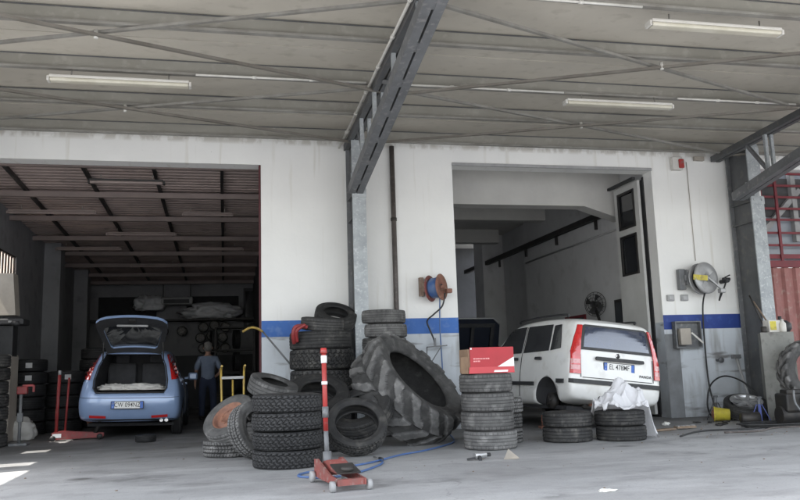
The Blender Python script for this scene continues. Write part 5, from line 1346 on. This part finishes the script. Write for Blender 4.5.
for i, z in enumerate((.4, 1.0, 1.6)):
    for j, x in enumerate((-.4, .2)): tyre((x, 21.5, z + .03 + .26), (.26, .17, .15, 'worn'), ('left' if j == 0 else 'right') + ' tyre on the ' + ['lower', 'middle', 'upper'][i] + ' shelf of the dark rack', (.9, .15, 0), 'rubber_black', 'tyres in the dark rack')

# fan on the right bay wall
t = thing('wall_fan', 'dark round fan on the wall above the white car', 'fan', (7.3, 14.5, 2.15))
m = axis_mat((0, 0, 0), (-.85, -.5, 0))
b = MB()
for r_ in (.06, .13, .2, .25):
    b.tube([m @ Vector((r_ * math.cos(2 * PI * k / 28), r_ * math.sin(2 * PI * k / 28), .06 - .1 * (r_ / .25) ** 2)) for k in range(28)], .006, 6, closed=True)
for k in range(16):
    a = 2 * PI * k / 16; b.tube([m @ Vector((.03 * math.cos(a), .03 * math.sin(a), .06)), m @ Vector((.25 * math.cos(a), .25 * math.sin(a), -.04))], .004, 5)
b.build('guard', M['dark_iron'], t)
b = MB(); b.cyl(m @ Vector((0, 0, -.16)), m @ Vector((0, 0, .03)), .06, 14)
for k in range(4):
    a = PI * k / 2 + .3; q = [m @ Vector((math.cos(a + d_) * r_, math.sin(a + d_) * r_, z)) for d_, r_, z in ((-.1, .05, .0), (-.35, .21, .02), (.35, .21, -.03), (.2, .05, -.02))]; b.sheet(q)
b.build('blade', M['trim_black'], t)
b = MB(); b.bar((0.02, .02, -.05), (.18, .1, -.45), .04, .04); b.build('bracket', M['dark_iron'], t)

# ------------------------------------------------------------------ red barred window and corrugated gate on the far right
t = thing('barred_window', 'red barred window opening at the far right of the facade', 'window', (0, 12.3, 0))
b = MB(); x0, x1, z0, z1 = 9.58, 13.8, 2.72, 4.40
for z in (2.80, 3.01, 3.24, 3.49, 3.70, 3.92, 4.14, 4.37): b.bar((x0, -.1, z), (x1, -.1, z), .03, .04 if z > 2.9 else .08)
for x in (9.62, 9.95, 10.75, 11.55, 12.3): b.bar((x, -.13, z0), (x, -.13, z1), .05, .03, up=(0, 1, 0))
b.build('bars', M['red_frame'], t)
b = MB(); b.box((11.7, .1, 3.55), (4.2, .01, 1.7)); b.build('pane', pm('hazy_pane', (.30, .33, .38), (.22, .24, .27), .8, .35, spec=.7), t)
b = MB(); b.box((11.7, .085, 3.95), (4.2, .012, .75)); b.build('inner_blind', M['int_dark'], t)
b = MB(); b.bar((9.65, .05, 3.2), (10.6, .05, 4.1), .1, .1); b.bar((10.45, .05, 3.1), (10.45, .05, 4.4), .12, .1); b.build('inner_brace', M['grey_plastic'], t)
t = thing('corrugated_gate', 'faded red corrugated metal gate below the barred window', 'gate', (0, 12.25, 0))
b = MB(); x = 9.55; prev = None
while x < 14:
    for dx_, dy_ in ((0, 0), (.09, 0), (.13, .05), (.2, .05), (.24, 0)):
        p = (x + dx_, dy_)
        if prev and p[0] > prev[0]: b.sheet([(prev[0], prev[1], 0), (p[0], p[1], 0), (p[0], p[1], 2.60), (prev[0], prev[1], 2.60)])
        prev = p
    x += .24
b.build('sheet', M['corrug_red'], t)
b = MB(); b.bar((9.55, -.02, 2.66), (14, -.02, 2.66), .10, .12); b.build('top_rail', M['red_frame'], t)

# ------------------------------------------------------------------ clutter at the right column
t = thing('cement_block', 'tall grey cement block bench beside the right column', 'block', (0, 0, 0))
b = MB(); b.prism([(8.16, 10.65), (8.68, 10.55), (9.06, 11.22), (8.62, 11.32)], Matrix(), 1.36); b.build('block', M['cement'], t)
t = thing('tin_can', 'yellow and white tin on the cement block', 'can', (8.54, 10.85, 1.36))
b = MB(); b.box((0, 0, .10), (.22, .16, .2), bev=.012); b.build('tin_body', M['white_paint'], t)
b = MB(); b.box((-.04, -.083, .11), (.11, .006, .14)); b.build('label', M['yellow_lem'], t)
t = thing('bottle', 'white bottle standing at the right of the tin', 'bottle', (8.66, 10.75, 1.36))
b = MB(); b.lathe([(0, 0), (.045, 0), (.05, .02), (.05, .14), (.02, .18), (.02, .21), (0, .21)], n=18); b.build('bottle_body', M['white_paint'], t)
t = thing('oil_filter', 'small dark cylinder at the left end of the cement block', 'filter', (8.33, 10.78, 1.36))
b = MB(); b.lathe([(0, 0), (.04, 0), (.045, .02), (.045, .09), (.03, .1), (0, .1)], n=16); b.build('canister', M['dark_iron'], t)
t = thing('black_helmet', 'round black container at the right end of the cement block', 'container', (8.84, 11.0, 1.36))
b = MB(); b.lathe([(0, 0), (.10, 0), (.15, .06), (.15, .14), (.08, .2), (0, .2)], n=24); b.cyl((-.02, 0, .2), (-.02, 0, .27), .03, 10); b.build('container_body', M['trim_black'], t)
for i, (a, c, lab) in enumerate((((8.64, 11.1, 1.36), (8.46, 11.22, 2.0), 'left thin stick leaning behind the tin'), ((8.80, 11.12, 1.36), (8.54, 11.24, 1.9), 'right thin stick leaning behind the tin'))):
    b = MB(); b.cyl(a, c, .014, 8); tag(b.build('stick', M['wood'] if i else M['dark_iron']), lab, 'stick', 'sticks on the block')
# lugged tyre at the far right, standing
def lug_tyre():
    me = tractor_tyre(); me.transform(Matrix.Scale(.62, 4)); return me
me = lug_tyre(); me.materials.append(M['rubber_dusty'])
o = bpy.data.objects.new('lugged_tyre', me); col.objects.link(o); o.matrix_world = axis_mat((8.60, 10.12, .74), (-.28, -.93, .12))
tag(o, 'brown dusty lugged tyre standing at the far right edge', 'tyre')
t = thing('engine_block', 'greasy old engine with pipes on the floor at the right edge', 'engine', (8.0, 9.85, 0), R(-10))
b = MB(); b.box((0, 0, .32), (.42, .34, .26), bev=.03); b.cyl((-.25, 0, .14), (.25, 0, .14), .13, 18); b.box((.02, 0, .47), (.36, .2, .07), bev=.02); b.build('block', M['dark_iron'], t)
b = MB(); b.tube(spline([(-.1, -.18, .5), (-.12, -.25, .3), (.05, -.28, .12), (.25, -.25, .3), (.3, -.15, .5)], 6), .015, 8); b.tube(spline([(.1, -.18, .42), (.2, -.3, .25), (.12, -.3, .05), (.35, -.28, .02)], 6), .012, 8); b.cyl((.05, -.18, .35), (.05, -.24, .35), .07, 16); b.build('pipework', M['steel_grey'], t)
# lower support for the standing lugged tyre
for (x_, y_, z_, r_, lab_, mt_) in ((7.55, 10.25, .04, .09, 'dark greasy drum lying left of the old engine', 'dark_iron'), (8.35, 9.55, .07, .07, 'rusty pipe piece lying in front of the old engine', 'rust')):
    b = MB(); b.lathe([(0, -.14), (r_ * .9, -.14), (r_, -.12), (r_, .12), (r_ * .8, .13), (r_ * .8, .10), (0, .10)], axis_mat((x_, y_, r_), (.9, -.35, 0)), 20)
    tag(b.build('scrap_drum' if r_ > .08 else 'pipe_piece', M[mt_]), lab_, 'scrap')
t = thing('wooden_crate', 'low dark crate carrying the lugged tyre at the right edge', 'crate', (8.60, 10.12, 0), R(-12))
b = MB()
for z in (.06, .17): 
    b.box((0, -.24, z), (.6, .02, .1)); b.box((0, .24, z), (.6, .02, .1)); b.box((-.3, 0, z), (.02, .46, .1)); b.box((.3, 0, z), (.02, .46, .1))
b.box((0, 0, .235), (.62, .5, .02)); b.build('slats', M['wood'], t)
# axle stands, yellow cap, cables, scraps
def axle_stand(loc, mat, label, rz=0, h=.34):
    t = thing('axle_stand', label, 'stand', loc, rz, 'small axle stands by the right column')
    for k in range(4):
        a = PI / 4 + k * PI / 2; b = MB(); b.bar((.15 * math.cos(a), .15 * math.sin(a), 0), (.035 * math.cos(a), .035 * math.sin(a), h * .75), .04, .012); b.build('leg', M[mat], t)
    b = MB(); b.cyl((0, 0, h * .55), (0, 0, h), .026, 12); b.box((0, 0, h + .01), (.09, .05, .03), bev=.006); b.build('post', M['steel_grey'], t)
axle_stand((7.70, 11.30, 0), 'dark_iron', 'dark axle stand in front of the black hose loop', .3, .36)
axle_stand((7.90, 10.5, 0), 'blue_steel', 'blue axle stand in front of the cement block', .2, .36)
t = thing('yellow_cap', 'dirty yellow plastic bucket lying on its side by the hose loop', 'bucket', mat=axis_mat((7.55, 10.95, .11), (-.85, .5, .05)))
b = MB(); b.lathe([(.0, -.12), (.085, -.12), (.11, .1), (.118, .1), (.118, .115), (.10, .115), (.078, -.10), (0, -.10)], n=28); b.build('bucket_body', M['yellow_lem'], t)
b = MB(); b.blob((-.0, 0, .1), (.085, .085, .05), 5, .5, 3, 3); b.build('rag', M['rust'], t)
def cable(pts, r, label, mat='hose_black', n=6): return hose(pts, r, M[mat], label, n, 'cable', 'cable')
cable([(5.65, 9.1, .012), (6.3, 9.6, .012), (7.0, 9.55, .012), (7.6, 9.75, .012), (8.3, 9.6, .012), (9.3, 9.7, .012)], .012, 'black cable lying furthest forward on the right floor')
cable([(6.4, 9.25, .012), (6.9, 9.2, .012), (7.35, 9.5, .012), (7.9, 9.45, .012), (8.5, 9.15, .012), (9.2, 9.3, .012)], .014, 'brown hose curving over the right floor', 'pipe_brown')
cable([(7.2, 9.9, .012), (7.5, 10.1, .012), (7.9, 9.95, .012), (8.2, 10.0, .03), (8.8, 9.75, .012), (9.4, 9.95, .012)], .016, 'dark hose coil in front of the engine')
b = MB()
for k in range(3):
    b.tube(spline([(7.6 + .5 * math.cos(a) * (1 + .1 * k), 9.75 + .22 * math.sin(a) * (1 + .1 * k), .014 + .02 * k) for a in [2 * PI * j / 10 for j in range(10)]], 5), .011, 6)
tag(b.build('cable_coil', M['hose_black']), 'loose flat coil of black cable by the blue stand', 'cable')
t = thing('floor_plank', 'broken dark plank on the floor right of the white car', 'plank', (6.1, 10.0, .02), R(8))
b = MB(); b.box((-.15, 0, 0), (.38, .09, .025), Matrix.Rotation(.1, 3, 'Z')); b.box((.25, .04, .012), (.3, .1, .03), Matrix.Rotation(-.15, 3, 'Z')); b.build('board', M['wood'], t)
b = MB()
for k in range(4): b.box((.12 + .09 * k, .04, .03), (.03, .06, .012), Matrix.Rotation(.3 * k, 3, 'Z'))
b.build('nail_strip', M['grey_plastic'], t)
t = thing('impact_wrench', 'small silver and black air tool on the floor by the ribbed stack', 'tool', (2.62, 8.05, .045), R(15))
b = MB(); b.cyl((-.08, 0, 0), (.06, 0, .005), .035, 14); b.build('motor', M['alu'], t)
b = MB(); b.cyl((.06, 0, .0), (.12, 0, .0), .02, 12); b.bar((-.03, 0, -.01), (-.08, -.12, -.02), .03, .035); b.bar((-.08, -.02, -.02), (-.16, .02, -.03), .02, .02); b.build('handle', M['trim_black'], t)
t = thing('cardboard_scrap', 'small tan cardboard scrap standing on the floor', 'scrap', (2.93, 7.95, 0))
b = MB(); b.sheet([(-.09, 0, 0), (.10, .02, 0), (-.04, -.02, .11)]); b.sheet([(-.09, 0, 0.001), (.10, .02, 0.001), (.03, -.06, .003)]); b.build('card', M['beige'], t)
b = MB(); b.blob((2.86, 5.68, .008), (.07, .045, .012), 3, .5, 2, 3, flat=.002); tag(b.build('paper_scrap', M['paper']), 'flattened white paper scrap alone on the near floor', 'scrap')
b = MB(); b.blob((6.45, 10.75, .025), (.06, .05, .03), 8, .5, 2, 3, flat=.002); tag(b.build('paper_scrap', M['paper']), 'crumpled white paper at the foot of the right jamb', 'scrap')
b = MB(); rd = random.Random(5)
for k in range(60):
    x, y = rd.uniform(7.0, 8.9), rd.uniform(9.5, 11.2); q = rd.random(); a = rd.uniform(0, 3.14)
    if q < .4: b.box((x, y, .014), (rd.uniform(.03, .12), rd.uniform(.02, .06), rd.uniform(.01, .03)), Matrix.Rotation(a, 3, 'Z'))
    elif q < .7: b.cyl((x, y, .014), (x + .09 * math.cos(a), y + .09 * math.sin(a), .014), rd.uniform(.005, .014), 8)
    else: b.blob((x, y, .012), (rd.uniform(.02, .06), rd.uniform(.02, .05), .018), k, .4, 2, 2, flat=.002)
tag(b.build('debris', M['dark_iron']), kind='stuff')
# grit and little chips on the floor
b = MB()
for k in range(240):
    if random.random() < .75: x, y = random.uniform(5.3, 9.5), random.uniform(8.8, 11.9)
    else: x, y = random.uniform(-2.5, 6.5), random.uniform(5.3, 11.9)
    s_ = random.uniform(.004, .012)
    r_ = bmesh.ops.create_icosphere(b.bm, subdivisions=1, radius=s_)
    for v in r_['verts']: v.co = Vector((v.co.x * random.uniform(.7, 1.5) + x, v.co.y + y, v.co.z * .5 + s_ * .3))
tag(b.build('gravel', M['wood']), kind='stuff')

# ------------------------------------------------------------------ person (seen from behind)
def skin_mesh(name, chains, mat, parent, sub=1):
    """chains: list of lists of (x,y,z,r); first point shared by exact coordinates"""
    me = bpy.data.meshes.new(name); vs = []; rs = []; es = []; idx = {}
    for ch in chains:
        prev = None
        for (x, y, z, r) in ch:
            k = (round(x, 4), round(y, 4), round(z, 4))
            if k not in idx: idx[k] = len(vs); vs.append((x, y, z)); rs.append(r)
            if prev is not None and prev != idx[k]: es.append((prev, idx[k]))
            prev = idx[k]
    me.from_pydata(vs, es, []); o = bpy.data.objects.new(name, me); col.objects.link(o)
    sk = o.modifiers.new('skin', 'SKIN')
    if not me.skin_vertices: me.attributes.new('skin_vertices', 'FLOAT', 'POINT') if False else None
    try:
        for i, r in enumerate(rs):
            rr_ = r if isinstance(r, tuple) else (r, r)
            me.skin_vertices[0].data[i].radius = rr_
            me.skin_vertices[0].data[i].use_root = (i == 0)
    except Exception as e: print('skin', e)
    ss = o.modifiers.new('s', 'SUBSURF'); ss.levels = sub + 1
    bake(o); o.data.materials.clear(); o.data.materials.append(mat)
    for p in o.data.polygons: p.use_smooth = True
    o.parent = parent; return o
def ensure_skin():
    pass
def build_person():
    t = thing('person', 'man seen from behind in grey-blue shirt and dark trousers, hand on hip', 'person', (-0.45, 17.6, 0), R(8))
    t.scale = (.93, .93, .93)
    # faces +y (away from the viewer); x right
    body = [[(0, 0, .98, .11), (0, .0, 1.12, .10), (0, .01, 1.28, .115), (0, 0, 1.42, .105), (0, 0, 1.50, .055), (0, .015, 1.57, .055), (0, .02, 1.63, .085), (0, .02, 1.70, .095), (0, .01, 1.755, .06)],
            [(0, 0, .98, .11), (.10, 0, .90, .10), (.12, .01, .70, .085), (.125, 0, .50, .06), (.13, -.01, .30, .058), (.135, -.01, .09, .04), (.14, .08, .045, .04), (.145, .15, .035, .03)],
            [(0, 0, .98, .11), (-.10, 0, .90, .10), (-.12, .01, .70, .085), (-.125, 0, .50, .06), (-.13, -.01, .30, .058), (-.135, -.01, .09, .04), (-.14, .08, .045, .04), (-.15, .15, .035, .03)],
            [(0, 0, 1.42, .105), (.17, 0, 1.41, .06), (.235, -.03, 1.27, .052), (.30, -.05, 1.13, .043), (.25, 0, 1.05, .036), (.19, .05, 1.0, .028), (.15, .10, .985, .03)],
            [(0, 0, 1.42, .105), (-.17, 0, 1.41, .06), (-.24, -.02, 1.26, .052), (-.27, -.01, 1.12, .043), (-.28, .03, .98, .036), (-.285, .06, .87, .028), (-.285, .075, .80, .03)]]
    for (sx_, hx_, hy_, hz_, dx_, dy_, dz_) in ((1, .15, .10, .985, -.045, .06, -.02), (-1, -.285, .075, .80, 0, .02, -.085)):
        for k in range(4):
            o_ = (k - 1.5) * .019; f_ = (1, 1.08, 1.0, .82)[k]
            if sx_ > 0: p0 = (hx_ - .008, hy_ + .02, hz_ + o_); p1 = (hx_ + dx_ * f_, hy_ + dy_ * .8 * f_, hz_ + o_ * 1.2); p2 = (hx_ + dx_ * 1.6 * f_, hy_ + dy_ * f_, hz_ + o_ * 1.2 - .01)
            else: p0 = (hx_, hy_ + o_, hz_ - .02); p1 = (hx_ + .005, hy_ + o_ * 1.2 + .01, hz_ + dz_ * .6 * f_); p2 = (hx_ + .012, hy_ + o_ * 1.2 + .02, hz_ + dz_ * f_)
            body.append([(hx_, hy_, hz_, .03), (*p0, .011), (*p1, .0095), (*p2, .008)])
        body.append([(hx_, hy_, hz_, .03), (hx_ + .02, hy_ + .02 + (.03 if sx_ < 0 else 0), hz_ + (.03 if sx_ > 0 else -.02), .012), (hx_ + .015, hy_ + .05, hz_ + (.05 if sx_ > 0 else -.05), .009)])
    skin_mesh('body', body, M['skin'], t)
    hd = MB(); hd.blob((0, .005, 1.735), (.10, .115, .085), 2, .08, 3, 3); hd.blob((0, -.025, 1.68), (.102, .10, .10), 3, .08, 3, 3); hd.build('hair', M['hair'], t)
    ft = MB(); ft.blob((0, .115, 1.655), (.016, .028, .024), 1, .05, 1, 2)
    for s in (-1, 1): ft.blob((s * .105, .01, 1.665), (.014, .028, .036), 2, .05, 1, 2)
    ft.build('ears_and_nose', M['skin'], t)
    ey = MB()
    for s in (-1, 1): ey.blob((s * .034, .098, 1.685), (.012, .01, .008), 1, .0, 1, 2)
    ey.build('eyes', M['trim_black'], t)
    mo = MB(); mo.blob((0, .10, 1.605), (.026, .01, .006), 1, 0, 1, 2); mo.build('mouth', M['rust'], t)
    skin_mesh('shirt', [[(0, 0, .88, (.18, .14)), (0, 0, 1.0, (.175, .138)), (0, 0, 1.12, (.165, .13)), (0, .01, 1.28, (.19, .145)), (0, 0, 1.41, (.17, .125)), (0, 0, 1.475, (.085, .08))],
                        [(0, 0, 1.41, (.17, .125)), (.18, 0, 1.405, .085), (.24, -.03, 1.27, .07), (.29, -.045, 1.155, .064)], [(0, 0, 1.41, (.17, .125)), (-.18, 0, 1.405, .085), (-.245, -.02, 1.26, .07), (-.27, -.01, 1.13, .064)]], M['shirt'], t)
    skin_mesh('trousers', [[(0, 0, 1.06, (.165, .125)), (0, 0, .93, (.17, .135)), (.10, 0, .85, .115), (.12, .01, .68, .10), (.128, 0, .48, .083), (.132, -.01, .28, .078), (.136, -.005, .07, .072)],
                           [(0, 0, .93, (.17, .135)), (-.10, 0, .85, .115), (-.12, .01, .68, .10), (-.128, 0, .48, .083), (-.132, -.01, .28, .078), (-.136, -.005, .07, .072)]], M['trousers'], t)
    for s in (-1, 1):
        b = MB(); b.blob((s * .142, .06, .045), (.052, .14, .05), 1, .05, 2, 3, flat=.0); b.build('shoe', M['shoe'], t)
# a fresh mesh needs its skin layer created through bmesh
_orig = skin_mesh
def skin_mesh(name, chains, mat, parent, sub=1):
    bm = bmesh.new(); lay = bm.verts.layers.skin.verify(); idx = {}
    first = True
    for ch in chains:
        prev = None
        for (x, y, z, r) in ch:
            k = (round(x, 4), round(y, 4), round(z, 4))
            if k not in idx:
                v = bm.verts.new((x, y, z)); idx[k] = v
                v[lay].radius = r if isinstance(r, tuple) else (r, r); v[lay].use_root = first; first = False
            v = idx[k]
            if prev is not None and prev is not v and not bm.edges.get((prev, v)): bm.edges.new((prev, v))
            prev = v
    me = bpy.data.meshes.new(name); bm.to_mesh(me); bm.free()
    o = bpy.data.objects.new(name, me); col.objects.link(o)
    sk = o.modifiers.new('skin', 'SKIN'); sk.use_smooth_shade = True
    ss = o.modifiers.new('s', 'SUBSURF'); ss.levels = sub + 1; ss.render_levels = sub + 1
    bake(o); o.data.materials.clear(); o.data.materials.append(mat)
    for p in o.data.polygons: p.use_smooth = True
    o.parent = parent; return o
build_person()
